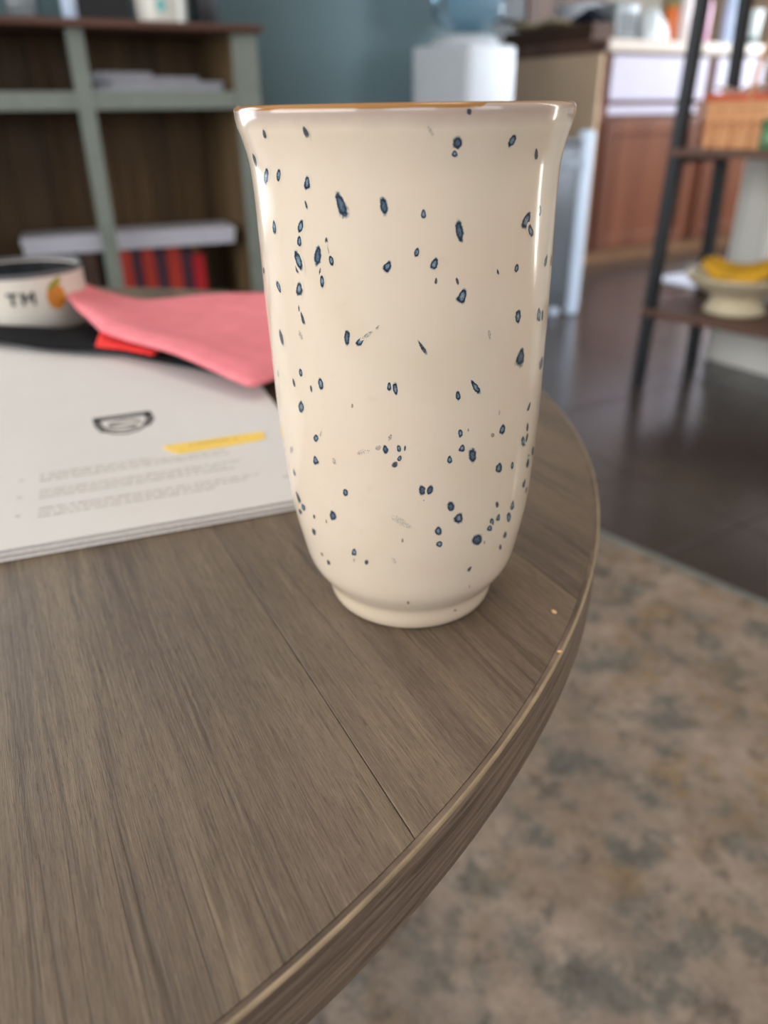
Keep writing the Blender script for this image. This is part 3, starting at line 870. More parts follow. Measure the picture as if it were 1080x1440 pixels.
# black cloth, bunched up in front of the cup and running right under the pink one
def zblack(s, t):
    hump = 0.013 * math.exp(-((t - 0.55) / 0.30) ** 2) * max(0.0, 1 - s / 0.42) ** 0.5
    return ZT + 0.0068 + hump * (0.8 + 0.2 * sin(9 * s + 2)) + 0.0006 * sin(25 * s + 8 * t)
bc = cloth('black_cloth', [(-0.400, 0.628), (-0.3463, 0.612), (-0.300, 0.590), (-0.2564, 0.572), (-0.205, 0.560), (-0.1566, 0.532), (-0.092, 0.486), (-0.066, 0.486)],
           [(-0.400, 0.660), (-0.345, 0.640), (-0.300, 0.625), (-0.2564, 0.625), (-0.215, 0.650), (-0.150, 0.640), (-0.075, 0.62), (-0.045, 0.60)], zblack, 0.005, fabric('black_fabric', srgb(15, 16, 19)))
tag(bc, 'black cloth bunched in front of the cup and under the pink cloth', 'cloth')
# red piece between black and pink
rc = cloth('red_cloth', [(-0.2065, 0.549), (-0.185, 0.541), (-0.158, 0.524)], [(-0.215, 0.600), (-0.190, 0.590), (-0.150, 0.57)],
           lambda s, t: ZT + 0.0125 + 0.006 * (1 - s) * t + 0.0004 * sin(40 * s), 0.002, fabric('red_fabric', srgb(236, 62, 58)), 16, 10)
tag(rc, 'small bright red piece of cloth between black and pink cloths', 'cloth')
def zpink(s, t):
    return ZT + 0.0190 + 0.004 * (1 - s) + 0.0022 * sin(5 * s + 3.5 * t) + 0.0012 * sin(14 * s - 6 * t) - 0.003 * max(0, (0.10 - t) / 0.10) * min(1, 3 * s) + 0.006 * math.exp(-(s / 0.06) ** 2)
pc = cloth('pink_cloth', [(-0.2560, 0.640), (-0.2060, 0.563), (-0.1372, 0.5020), (-0.0790, 0.4470), (-0.0640, 0.4660), (-0.040, 0.508)],
           [(-0.2680, 0.700), (-0.255, 0.698), (-0.2054, 0.672), (-0.153, 0.674), (-0.0983, 0.684), (-0.0415, 0.690)], zpink, 0.005, fabric('pink_fabric', srgb(228, 130, 138)))
tag(pc, 'folded salmon pink cloth lying behind the vase on the coffee table', 'cloth')

# ================================================================== CUP
cup = empty('cup', (-0.3035, 0.668, ZT + 0.0002), 0.0)
m_cupw = plain('cup_glaze', srgb(222, 214, 202), 0.25, 0.03, 60)
m_cupk = plain('cup_dark_glaze', srgb(30, 31, 34), 0.3, 0.1, 60)
CR, CH = 0.0505, 0.050
MB().lathe([(0, 0.001), (0.040, 0), (0.046, 0.002), (0.049, 0.008), (CR, 0.020), (CR, CH - 0.006), (CR + 0.0003, CH - 0.003), (CR - 0.0028, CH - 0.003), (CR - 0.0032, 0.018), (0.044, 0.008), (0, 0.006)], 64).build('body', m_cupw, cup, True)
m_grey = plain('cup_rim_glaze', srgb(92, 92, 94), 0.3, 0.1, 60)
MB().lathe([(CR + 0.0004, CH - 0.0035), (CR + 0.0004, CH - 0.001), (CR - 0.001, CH), (CR - 0.0025, CH - 0.001), (CR - 0.0029, CH - 0.012), (CR - 0.0024, CH - 0.0035)], 64, closed=True).build('rim', m_grey, cup, True)
MB().lathe([(CR - 0.0031, CH - 0.004), (CR - 0.0036, 0.018), (0.0435, 0.0085), (0, 0.0065), (0, 0.0068), (0.0432, 0.0088), (CR - 0.0034, 0.0182), (CR - 0.0030, CH - 0.004)], 64).build('lining', m_cupk, cup, True)
def on_cup(th, z, out=0.0004):
    c, s = cos(th), sin(th)
    return Matrix(((-s, 0, c, (CR + out) * c), (c, 0, s, (CR + out) * s), (0, 1, 0, z), (0, 0, 0, 1)))
def decal(poly, th0, z0, out):
    """thin raised print that follows the cup wall; poly in metres"""
    bm_pts = [((CR + out) * cos(th0 + x / CR), (CR + out) * sin(th0 + x / CR), z0 + y) for x, y in poly]
    return bm_pts
def decal_obj(name, polys, th0, z0, mat, out=0.0005):
    m = MB()
    for poly in polys:
        vs = [m.bm.verts.new(p) for p in decal(poly, th0, z0, out)]
        vi = [m.bm.verts.new(p) for p in decal(poly, th0, z0, -0.0005)]
        m.bm.faces.new(vs); m.bm.faces.new(vi[::-1])
        for i in range(len(vs)):
            j = (i + 1) % len(vs)
            m.bm.faces.new((vs[i], vs[j], vi[j], vi[i]))
    return m.build(name, mat, cup)
ell = lambda cx, cy, rx, ry, n=20: [(cx + rx * cos(2 * pi * i / n), cy + ry * sin(2 * pi * i / n)) for i in range(n)]
m_or = plain('orange_print', srgb(206, 132, 48), 0.4, 0.15, 120)
m_gn = plain('leaf_print', srgb(150, 142, 40), 0.4, 0.15, 120)
m_ink = plain('letter_print', srgb(48, 52, 50), 0.4, 0.1, 120)
TF = -0.66
decal_obj('fruit_print', [ell(0, 0, 0.0082, 0.0098)], TF, 0.0300, m_or)
decal_obj('leaf_print', [[(-0.007, 0.006), (-0.003, 0.011), (0.003, 0.0145), (0.0062, 0.0145), (0.0055, 0.0105), (0.001, 0.0075), (-0.004, 0.0052)]], TF, 0.0305, m_gn, 0.0008)
# two dark capitals, T and M
bar = lambda x0, x1, y0, y1: [(x0, y0), (x1, y0), (x1, y1), (x0, y1)]
TL = -1.22
decal_obj('lettering', [[(x * 0.8, y * 0.8) for x, y in pl] for pl in [bar(-0.012, -0.002, 0.0095, 0.0125), bar(-0.0085, -0.0055, 0.0, 0.0095),
                        bar(0.001, 0.004, 0.0, 0.0125), bar(0.011, 0.014, 0.0, 0.0125),
                        [(0.004, 0.0125), (0.004, 0.0085), (0.0075, 0.003), (0.0075, 0.007)], [(0.011, 0.0125), (0.0075, 0.007), (0.0075, 0.003), (0.011, 0.0085)]]], TL, 0.0265, m_ink)
m = MB(); m.tube([(-CR * 0.98, -0.004, 0.042), (-CR - 0.018, -0.006, 0.038), (-CR - 0.024, -0.007, 0.025), (-CR - 0.016, -0.006, 0.012), (-CR * 0.97, -0.004, 0.009)], 0.005, 10)
m.build('handle', m_cupk, cup, True)
tag(cup, 'short wide white cup with dark inside and an orange fruit print', 'cup')

# ================================================================== BOOKCASE (local x along the wall, y towards it)
m_sage = plain('sage_paint', srgb(132, 140, 132), 0.55, 0.10, 14)
m_dkwood = wood('bookcase_inside', srgb(62, 44, 25), srgb(84, 62, 36), srgb(104, 80, 48), 0.5, 0.6, 'z')
m_top = wood('bookcase_top', srgb(70, 46, 38), srgb(98, 66, 54), srgb(120, 84, 70), 0.5, 0.45, 'x')
m_side = wood('bookcase_side', srgb(84, 66, 44), srgb(106, 86, 60), srgb(122, 100, 72), 0.5, 0.6, 'z')
bk = empty('bookcase', ab(0, 2.55, 0), RA)
L0, L1, BD, BT = -0.02, 1.05, 0.33, 0.875
MB().box(L0 - 0.025, L1 + 0.012, -0.03, BD + 0.005, BT, BT + 0.020, bev=0.006).build('top', m_top, bk)
MB().box(L0, L0 + 0.055, 0, 0.02, 0, BT, bev=0.002).build('post', m_sage, bk)
MB().box(L1 - 0.078, L1, 0, 0.02, 0, BT, bev=0.002).build('post', m_sage, bk)
MB().box(0.498, 0.543, 0, 0.02, 0.09, BT, bev=0.002).build('divider', m_sage, bk)
MB().box(L0, L0 + 0.02, 0.02, BD, 0, BT).build('side_panel', m_side, bk)
MB().box(L1 - 0.078, L1 - 0.058, 0.02, BD, 0, BT).build('side_panel', m_side, bk)
n = 9
for i in range(n):
    w = (L1 - 0.078 - L0 - 0.02) / n
    MB().box(L0 + 0.02 + i * w + 0.001, L0 + 0.02 + (i + 1) * w - 0.001, BD - 0.012, BD, 0.05, BT, bev=0.001, seg=1).build('back_board', m_dkwood, bk)
for z0, z1, nm in ((0.697, 0.722, 'shelf'), (0.055, 0.080, 'shelf')):
    MB().box(L0 + 0.02, L1 - 0.078, 0.022, BD - 0.014, z0, z1, bev=0.002).build(nm, m_sage, bk)
    MB().box(L0 + 0.055, L1 - 0.078, 0.004, 0.0218, z0 - 0.022, z1 + 0.0, bev=0.002).build('shelf_rail', m_sage, bk)
tag(bk, 'low sage-painted wooden bookcase with a brown top by the teal wall', 'bookcase')

# papers on the upper shelf (irregular pile)
m_pp = plain('old_paper', srgb(176, 178, 188), 0.8, 0.06, 40)
pp = empty('paper_pile', ab(0.78, 2.55 + 0.16, 0.722), RA + 0.06)
for i, (x0, x1, d, z0, z1) in enumerate([(-0.19, 0.17, 0.10, 0.0005, 0.016), (-0.17, 0.178, 0.09, 0.0165, 0.029), (-0.195, 0.10, 0.085, 0.0295, 0.041), (-0.20, -0.04, 0.07, 0.0415, 0.052)]):
    MB().box(x0, x1, -d, d, z0, z1, bev=0.004).build('paper_bundle', m_pp, pp)
tag(pp, 'uneven pile of pale papers on the upper bookcase shelf', 'papers')

# lower compartment: books standing under a long white box
m_wbox = plain('white_box_card', srgb(200, 200, 212), 0.5, 0.04, 10)
books = [(0.555, 0.040, 'red', 0.195), (0.597, 0.030, 'plum', 0.19), (0.630, 0.040, 'red', 0.200), (0.673, 0.035, 'plum', 0.185), (0.711, 0.045, 'red', 0.200), (0.759, 0.034, 'plum', 0.180), (0.796, 0.040, 'crimson', 0.165)]
bcol = {'red': srgb(186, 56, 42), 'plum': srgb(72, 40, 60), 'crimson': srgb(190, 28, 40), 'brown': srgb(70, 48, 38), 'black': srgb(28, 24, 22)}
names_ = {0: 'red book nearest the bookcase divider under the white box', 1: 'plum-coloured book, first right of the bookcase divider', 2: 'red book second in the row right of the bookcase divider',
          3: 'plum-coloured book in the middle of the row under the white box', 4: 'thick red book just left of the row\'s last plum book', 5: 'plum-coloured book beside the short crimson book', 6: 'short crimson book at the right end of the row'}
def book(nm, loc, w, d, h, col, label, rz=RA):
    r = empty(nm, loc, rz)
    mm = plain('cover_' + col, bcol[col], 0.5, 0.12, 30)
    MB().box(0, w, 0.0, 0.003, 0, h, bev=0.001).build('spine', mm, r)
    MB().box(0, 0.003, 0.003, d, 0, h).build('cover', mm, r)
    MB().box(w - 0.003, w, 0.003, d, 0, h).build('cover', mm, r)
    MB().box(0.003, w - 0.003, 0.004, d - 0.003, 0.003, h - 0.004).build('page_block', plain('book_pages', srgb(200, 186, 160), 0.8, 0.1, 200), r)
    return tag(r, label, 'book', 'books in the lower bookcase compartment')
for i, (a, w, c, h) in enumerate(books):
    book('book', ab(a, 2.55 + 0.085, 0.0805), w, 0.14, h, c, names_[i])
# knob-like pale ornament on top of the crimson book
orn = MB().lathe([(0, 0), (0.010, 0.001), (0.016, 0.008), (0.018, 0.017), (0.014, 0.027), (0.006, 0.032), (0, 0.033)], 20).build('ornament', plain('olive_brass', srgb(132, 112, 64), 0.45, 0.15, 60, 0.3), None, True, ab(0.815, 2.66, 0.2459))
tag(orn, 'small olive-gold knob on top of the short crimson book', 'ornament')
for i, (a, w, c, h) in enumerate([(0.35, 0.05, 'brown', 0.18), (0.403, 0.04, 'black', 0.19), (0.446, 0.045, 'brown', 0.200)]):
    book('book', ab(a, 2.55 + 0.085, 0.0805), w, 0.14, h, c, ['dark brown book furthest left of the bookcase divider', 'black book between two dark brown books', 'dark brown book directly left of the bookcase divider'][i])
wb = empty('flat_box', ab(0.62, 2.55 + 0.155, 0.2809), RA - radians(9))
MB().box(-0.325, 0.325, -0.085, 0.085, 0.0, 0.026, bev=0.003).build('tray', m_wbox, wb)
MB().box(-0.328, 0.328, -0.088, 0.088, 0.0262, 0.050, bev=0.003).build('lid', m_wbox, wb)
tag(wb, 'long flat white box lying across the books behind the bookcase divider', 'box')

# things on the bookcase top
TZ2 = BT + 0.0205
m_glass = NT('clear_glass'); m_glass.b.inputs['Transmission Weight'].default_value = 0.85; m_glass.b.inputs['Roughness'].default_value = 0.08
gc = m_glass.ramp(m_glass.noise(m_glass.coord(), 30), [(0.3, (0.72, 0.76, 0.78, 1)), (0.7, (0.85, 0.88, 0.9, 1))]); m_glass.l(gc, m_glass.b.inputs['Base Color'])
m_steel = plain('brushed_steel', srgb(170, 168, 166), 0.3, 0.08, 40, 0.9)
j = empty('glass_jar', ab(0.415, 2.66, TZ2), 0)
MB().lathe([(0, 0), (0.04, 0), (0.044, 0.006), (0.044, 0.09), (0.036, 0.105), (0.036, 0.115), (0.033, 0.115), (0.033, 0.104), (0.041, 0.09), (0.041, 0.006), (0, 0.004)], 32).build('jar', m_glass.m, j, True)
MB().lathe([(0, 0.1155), (0.039, 0.1155), (0.039, 0.132), (0.036, 0.134), (0, 0.134)], 32).build('lid', m_steel, j, True)
tag(j, 'clear glass jar with steel lid on the bookcase top, leftmost there', 'jar')
j = empty('slim_bottle', ab(0.533, 2.63, TZ2), 0)
m_pb = plain('pale_blue_plastic', srgb(206, 224, 250), 0.2, 0.04, 20)
MB().lathe([(0, 0), (0.018, 0), (0.020, 0.004), (0.020, 0.11), (0.010, 0.13), (0.010, 0.14), (0, 0.14)], 24).build('bottle', m_pb, j, True)
MB().lathe([(0.0102, 0.130), (0.013, 0.130), (0.013, 0.152), (0, 0.152), (0, 0.1405), (0.0102, 0.1405)], 20).build('cap', m_white, j, True)
tag(j, 'slim pale blue bottle on the bookcase top above the divider', 'bottle')
j = empty('black_box', ab(0.63, 2.70, TZ2), RA)
m_bx = plain('black_card', srgb(20, 22, 26), 0.5, 0.2, 20)
MB().box(-0.075, 0.075, -0.06, 0.08, 0, 0.13, bev=0.004).build('carton', m_bx, j)
MB().box(-0.077, 0.077, -0.062, 0.082, 0.1305, 0.16, bev=0.004).build('lid', m_bx, j)
tag(j, 'black lidded box on the bookcase top between bottle and white pot', 'box')
j = empty('white_pot', ab(0.80, 2.665, TZ2), RA)
MB().lathe([(0, 0), (0.068, 0), (0.073, 0.005), (0.083, 0.15), (0.088, 0.155), (0.088, 0.165), (0.080, 0.165), (0.078, 0.15), (0.068, 0.012), (0, 0.010)], 40).build('pot', plain('pot_glaze', srgb(226, 224, 214), 0.2, 0.05, 20), j, True)
m = MB()
for i in range(12):
    pass
for cx, cz, rr in ((0.0, 0.045, 0.014),):
    vs = []
    for i in range(16):
        ang = 2 * pi * i / 16
        x = cx + rr * cos(ang); z = cz + rr * 1.2 * sin(ang)
        th = -pi / 2 - 0.25 + x / 0.075
        R_ = 0.073 + (z - 0.005) / 0.145 * 0.010 + 0.0008
        vs.append((R_ * cos(th), R_ * sin(th), z))
    m.bm.faces.new([m.bm.verts.new(p) for p in vs])
m.build('teal_dot', plain('teal_print', srgb(96, 200, 196), 0.4), j)
tag(j, 'white ceramic pot with a teal dot on the bookcase top', 'pot')
j = empty('grey_canister', ab(0.945, 2.70, TZ2), RA)
MB().lathe([(0, 0), (0.038, 0), (0.040, 0.003), (0.040, 0.10), (0, 0.10)], 28).build('canister', plain('dark_grey_tin', srgb(64, 66, 70), 0.4, 0.1, 30, 0.4), j, True)
MB().lathe([(0, 0.1005), (0.042, 0.1005), (0.042, 0.12), (0, 0.122)], 28).build('lid', m_steel, j, True)
tag(j, 'dark grey canister at the right end of the bookcase top', 'canister')

# ================================================================== WATER DISPENSER
wd = empty('water_dispenser', (0.312, 3.20, 0), radians(45))
m_wp = plain('dispenser_plastic', srgb(196, 201, 208), 0.35, 0.03, 10)
m_dg = plain('dispenser_grey', srgb(120, 126, 132), 0.4, 0.06, 20)
H_ = 0.865
MB().box(-0.135, 0.135, -0.135, 0.135, 0.02, H_, bev=0.022, seg=4).build('cabinet', m_wp, wd, True)
MB().box(-0.13, 0.13, -0.13, 0.13, 0.0, 0.022).build('plinth', m_dg, wd)
MB().lathe([(0, H_ - 0.004), (0.120, H_ - 0.004), (0.122, H_ + 0.010), (0.105, H_ + 0.026), (0.070, H_ + 0.032), (0.070, H_ + 0.012), (0, H_ + 0.012)], 40).build('collar', m_wp, wd, True)
MB().box(-0.075, 0.075, -0.1365, -0.1345, 0.45, 0.66, bev=0.0008, seg=1).build('recess_panel', m_dg, wd)
for s in (-1, 1):
    tp_ = MB().tube([(s * 0.035, -0.134, 0.61), (s * 0.035, -0.160, 0.61), (s * 0.035, -0.165, 0.585)], 0.011, 12).build('tap', plain('tap_blue' if s < 0 else 'tap_red', srgb(60, 110, 190) if s < 0 else srgb(190, 60, 50), 0.4), wd, True)
MB().box(-0.075, 0.075, -0.175, -0.1352, 0.44, 0.452, bev=0.002).build('drip_tray', m_dg, wd)
tag(wd, 'white free-standing water dispenser seen above the vase rim by the teal wall', 'dispenser')
wbt = empty('water_bottle', (0.325, 3.215, H_ + 0.013), 0)
k = NT('blue_bottle_plastic')
k.b.inputs['Transmission Weight'].default_value = 0.75
k.b.inputs['Roughness'].default_value = 0.12
k.l(k.ramp(k.noise(k.coord(), 9), [(0.3, (0.30, 0.52, 0.68, 1)), (0.7, (0.42, 0.64, 0.80, 1))]), k.b.inputs['Base Color'])
MB().lathe([(0, 0), (0.027, 0), (0.027, 0.018), (0.050, 0.032), (0.105, 0.052), (0.128, 0.075), (0.132, 0.10), (0.126, 0.112), (0.132, 0.125), (0.132, 0.19), (0.126, 0.202), (0.132, 0.215), (0.132, 0.33), (0.12, 0.345), (0, 0.345)], 48).build('bottle', k.m, wbt, True)
tag(wbt, 'translucent blue water bottle upended on the white dispenser', 'bottle')

# ================================================================== BIN (slim, grey, window reflection coloured onto the rounded corner post)
bn = empty('waste_bin', ab(1.893, 2.181, 0), RA - radians(14))
m_bg = plain('bin_grey', srgb(84, 88, 94), 0.35, 0.06, 20, 0.3)
m_bs = plain('bin_sheen_and_feet', srgb(206, 222, 244), 0.28, 0.03, 20, 0.0)  # window reflection on steel painted as pale blue; feet share the colour
MB().box(-0.15, 0.098, -0.085, 0.16, 0.03, 0.555, bev=0.01).build('body', m_bg, bn, True)
MB().lathe([(0, 0.0302), (0.026, 0.0302), (0.026, 0.585), (0.024, 0.592), (0.018, 0.598), (0, 0.600)], 28, c=(0.121, -0.07)).build('corner_post', m_bs, bn, True)
MB().lathe([(0, 0.0302), (0.026, 0.0302), (0.026, 0.585), (0.024, 0.592), (0.018, 0.598), (0, 0.600)], 28, c=(-0.174, -0.07)).build('corner_post', m_bs, bn, True)
MB().box(-0.145, 0.096, -0.095, -0.0855, 0.485, 0.515, bev=0.003).build('handle_bar', plain('bin_trim', srgb(132, 140, 150), 0.3, 0.05, 20, 0.4), bn)
MB().box(-0.15, 0.098, -0.088, 0.162, 0.5555, 0.575, bev=0.006).build('lid', m_bg, bn, True)
for cx in (0.121, 0.05, -0.12, -0.174):
    MB().lathe([(0, 0.0), (0.016, 0.001), (0.024, 0.010), (0.024, 0.022), (0.016, 0.030), (0, 0.030)], 20, c=(cx, -0.07)).build('foot', m_bs, bn, True)
for cx in (-0.10, 0.06):
    MB().lathe([(0, 0.0), (0.016, 0.001), (0.024, 0.010), (0.024, 0.022), (0.016, 0.030), (0, 0.030)], 20, c=(cx, 0.12)).build('foot', m_bs, bn, True)
tag(bn, 'grey floor-standing bin with a window reflection painted on its rounded corner post, just right of the vase', 'bin')

# ================================================================== LADDER SHELF
sh_ang = radians(-50)                # local x = along the front edge, y = towards the wall
lsx = empty('ladder_shelf', (0.690, 2.000, 0), sh_ang)
m_post = plain('black_metal_post', srgb(40, 42, 46), 0.4, 0.12, 30, 0.3)
m_shw = wood('shelf_wood', srgb(74, 50, 42), srgb(96, 68, 56), srgb(112, 82, 68), 0.6, 0.5, 'x')
SL, SD = 0.74, 0.272
for x in (0.0, SL):
    for y, top in ((0.0, 0.045), (SD, SD - 0.045)):
        m = MB()
        w = 0.013
        for z0, y0, z1, y1 in ((0.0, y, 1.25, y + (top - y) * 1.3),):
            lo = [m.bm.verts.new((x + sx * w, y0 + sy * w, z0)) for sx, sy in ((-1, -1), (1, -1), (1, 1), (-1, 1))]
            hi = [m.bm.verts.new((x + sx * w, y1 + sy * w, z1)) for sx, sy in ((-1, -1), (1, -1), (1, 1), (-1, 1))]
            m.bm.faces.new(lo[::-1]); m.bm.faces.new(hi)
            for i in range(4):
                m.bm.faces.new((lo[i], lo[(i + 1) % 4], hi[(i + 1) % 4], hi[i]))
        m.build('post', m_post, lsx)
def yin(y, z):
    return y + ((0.045 if y < 0.1 else -0.045)) * 1.3 * z / 1.25
for z in (0.182, 0.556, 0.94):
    y0, y1 = yin(0, z), yin(SD, z)
    MB().box(-0.016, SL + 0.016, y0 - 0.016, y1 + 0.016, z, z + 0.018, bev=0.002).build('shelf_board', m_shw, lsx)
    for x in (0.0, SL):
        MB().box(x - 0.008, x + 0.008, y0 + 0.014, y1 - 0.014, z - 0.016, z - 0.0005).build('cross_bar', m_post, lsx)
tag(lsx, 'black metal A-frame shelf with brown wooden boards at the right', 'shelf')
def on_shelf(x, y, z):
    return Vector((0.690 + x * cos(sh_ang) - y * sin(sh_ang), 2.000 + x * sin(sh_ang) + y * cos(sh_ang), z))

# basket on the middle board
bs = empty('splint_basket', on_shelf(0.150, 0.136, 0.5745), sh_ang)
m_spl = wood('basket_splint', srgb(190, 128, 82), srgb(224, 160, 110), srgb(234, 178, 130), 1.6, 0.6, 'x')
m_rb = plain('basket_red_band', srgb(214, 96, 62), 0.5, 0.12, 40)
m_sh2 = plain('basket_dark_splint', srgb(112, 78, 54), 0.6, 0.15, 60)
def ringbox(hx, hy, z0, z1, t, grow=0.0):
    m = MB()
    R_ = 0.035
    def outline(hx, hy, r, n=6):
        P = []
        for cx, cy, a0 in ((hx - r, hy - r, 0), (-hx + r, hy - r, pi / 2), (-hx + r, -hy + r, pi), (hx - r, -hy + r, 1.5 * pi)):
            for i in range(n + 1):
                a = a0 + pi / 2 * i / n
                P.append((cx + r * cos(a), cy + r * sin(a)))
        return P
    g = grow
    layers = [[m.bm.verts.new((x, y, z)) for x, y in outline(a, b, R_)] for a, b, z in ((hx, hy, z0), (hx + g, hy + g, z1), (hx + g - t, hy + g - t, z1), (hx - t, hy - t, z0))]
    n = len(layers[0])
    for q in range(4):
        p, r = layers[q], layers[(q + 1) % 4]
        for i in range(n):
            m.bm.faces.new((p[i], p[(i + 1) % n], r[(i + 1) % n], r[i]))
    return m
hx, hy = 0.110, 0.082
zl = [(0.000, 0.022), (0.023, 0.046), (0.055, 0.079), (0.080, 0.100)]
for i, (z0, z1) in enumerate(zl):
    ringbox(hx + 0.10 * z0, hy + 0.10 * z0, z0, z1, 0.003, 0.0022).build('splint_band', m_spl, bs, True)
ringbox(hx - 0.002, hy - 0.002, 0.002, 0.098, 0.003, 0.008).build('inner_wall', m_sh2, bs, True)
ringbox(hx + 0.0125, hy + 0.0125, 0.098, 0.112, 0.006, 0.001).build('red_rim_band', m_rb, bs, True)
MB().box(-hx + 0.012, hx - 0.012, -hy + 0.012, hy - 0.012, 0.0, 0.006).build('base', m_spl, bs)
for i in range(9):        # upright splints woven over the dark gap
    x = -hx + 0.02 + i * (2 * hx - 0.04) / 8
    for s in (-1, 1):
        MB().box(x - 0.008, x + 0.008, s * (hy + 0.0075) - 0.0015, s * (hy + 0.0075) + 0.0015, 0.046 if i % 2 else 0.0005, 0.055 if i % 2 else 0.098).build('upright_splint', m_spl, bs)
m = MB()
m.tube([(0, -hy - 0.010, 0.09)] + [(0, -(hy + 0.010) * cos(a), 0.10 + 0.13 * sin(a)) for a in [pi * i / 14 for i in range(1, 14)]] + [(0, hy + 0.010, 0.09)], 0.006, 8)
m.build('handle', m_spl, bs, True)
tag(bs, 'peach splint basket with a red rim band on the middle shelf board', 'basket')
ln = cloth('basket_liner', [(-0.10, -0.07), (-0.03, -0.075), (0.04, -0.07), (0.10, -0.07)], [(-0.10, 0.07), (-0.03, 0.072), (0.04, 0.07), (0.10, 0.07)],
           lambda s, t: 0.114 + 0.010 * sin(9 * s + 2) * sin(7 * t + 1) + 0.006 * sin(21 * s), 0.008, fabric('liner_fabric', srgb(226, 194, 184)), 30, 20)
ln.location = bs.location; ln.rotation_euler.z = sh_ang
tag(ln, 'rumpled pale pink cloth filling the peach basket', 'cloth')
gp = empty('green_packet', on_shelf(0.235, 0.022, 0.5745), sh_ang)
m_gp = plain('green_foil', srgb(64, 112, 66), 0.4, 0.15, 40)
MB().box(-0.035, 0.035, -0.008, 0.008, 0.0, 0.062, bev=0.004).build('packet', m_gp, gp)
MB().box(-0.024, 0.024, -0.0092, -0.0082, 0.016, 0.036).build('pale_panel', plain('pale_green_print', srgb(120, 168, 128), 0.5), gp)
tag(gp, 'small green packet standing in front of the peach basket', 'packet')

# footed bowl with bananas on the lower board
bwz = 0.2005
bl = empty('footed_bowl', on_shelf(0.165, 0.125, bwz), 0)
MB().lathe([(0, 0.002), (0.068, 0.0), (0.074, 0.004), (0.070, 0.012), (0.058, 0.030), (0.060, 0.040), (0.085, 0.052), (0.112, 0.068), (0.126, 0.084), (0.132, 0.090), (0.130, 0.094), (0.122, 0.090), (0.105, 0.074), (0.075, 0.058), (0, 0.050)], 56).build('bowl', plain('cream_bowl_glaze', srgb(226, 212, 180), 0.3, 0.04, 20), bl, True)
tag(bl, 'cream footed bowl on the lowest board of the black shelf', 'bowl')
m_ban = plain('banana_skin', srgb(214, 160, 22), 0.5, 0.22, 40)
m_bst = plain('banana_stem', srgb(58, 50, 22), 0.6, 0.2, 60)
for i, (dx, dy, dz, rz, lab) in enumerate([(-0.025, -0.045, 0.088, 0.15, 'front banana in the cream footed bowl'), (0.0, 0.000, 0.092, 0.35, 'middle banana in the cream footed bowl'), (0.03, 0.045, 0.090, 0.5, 'rear banana in the cream footed bowl')]):
    b_ = empty('banana', bl.location + Vector((dx * 1.0, dy, dz)), sh_ang + 0.4 + rz)
    pts, rs = [], []
    for q in range(13):
        a = -0.62 + 1.24 * q / 12
        pts.append((0.15 * sin(a), 0.0, 0.15 * (1 - cos(a)) * 1.35))
        rs.append(0.017 * (1 - abs(q - 6) ** 3 / 6 ** 3 * 0.72))
    MB().tube(pts, rs, 10).build('fruit', m_ban, b_, True)
    MB().tube([pts[-1], (pts[-1][0] + 0.012, 0, pts[-1][2] + 0.012), (pts[-1][0] + 0.018, 0, pts[-1][2] + 0.024)], [0.0052, 0.0045, 0.005], 8).build('stem', m_bst, b_, True)
    tag(b_, lab, 'banana', 'bananas in the footed bowl')

# ================================================================== KITCHEN PENINSULA
m_cab = wood('cabinet_wood', srgb(88, 50, 36), srgb(112, 66, 48), srgb(130, 80, 58), 0.35, 0.3, 'z', spec=0.6)
m_lav = plain('drawer_sheen_paint', srgb(210, 206, 226), 0.35, 0.03, 12)  # window sheen on the glossy brown fronts and rail, painted as pale lavender
m_ctr = plain('counter_laminate', srgb(226, 214, 204), 0.3, 0.06, 40)
m_tan = plain('end_panel_tan', srgb(220, 190, 158), 0.5, 0.05, 8)
CA, CB = 2.69, 2.75
def cab_unit(i, w, label):
    r = empty('base_cabinet', ab(CA + i, CB, 0), RA)
    MB().box(0, w, 0.02, 0.56, 0.09, 0.868).build('carcass', m_cab, r)
    MB().box(0, w, 0.06, 0.56, 0.0, 0.0898).build('toe_kick', plain('toe_kick_wood', srgb(150, 112, 82), 0.5), r)
    st = 0.045
    for x0, x1 in ((0, st), (w - st, w)):
        MB().box(x0 + 0.0005, x1 - 0.0005, 0, 0.0198, 0.09, 0.868, bev=0.001, seg=1).build('stile', m_cab, r)
    for z0, z1 in ((0.09, 0.125), (0.635, 0.672)):
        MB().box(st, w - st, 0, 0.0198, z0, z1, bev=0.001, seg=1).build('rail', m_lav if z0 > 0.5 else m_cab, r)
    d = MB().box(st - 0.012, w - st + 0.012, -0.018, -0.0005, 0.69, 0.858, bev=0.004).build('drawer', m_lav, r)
    MB().tube([(w / 2 - 0.04, -0.018, 0.775), (w / 2 - 0.035, -0.035, 0.775), (w / 2 + 0.035, -0.035, 0.775), (w / 2 + 0.04, -0.018, 0.775)], 0.004, 8).build('handle', m_steel, d, True) if False else None
    x0, x1, z0, z1 = st - 0.012, w - st + 0.012, 0.075, 0.615
    dr = MB().box(x0 + 0.06, x1 - 0.06, -0.010, -0.0005, z0 + 0.06, z1 - 0.06).build('door', m_cab, r)
    for bx in ((x0, x0 + 0.06, z0, z1), (x1 - 0.06, x1, z0, z1), (x0 + 0.06, x1 - 0.06, z0, z0 + 0.06), (x0 + 0.06, x1 - 0.06, z1 - 0.06, z1)):
        MB().box(bx[0] + 0.0004, bx[1] - 0.0004, -0.020, -0.0005, bx[2] + 0.0004, bx[3] - 0.0004, bev=0.004).build('door_frame', m_cab, dr)
    return tag(r, label, 'cabinet', 'kitchen base cabinets')
cab_unit(0.0, 0.655, 'brown kitchen base cabinet with window sheen painted on its drawer, nearest the tan end panel')
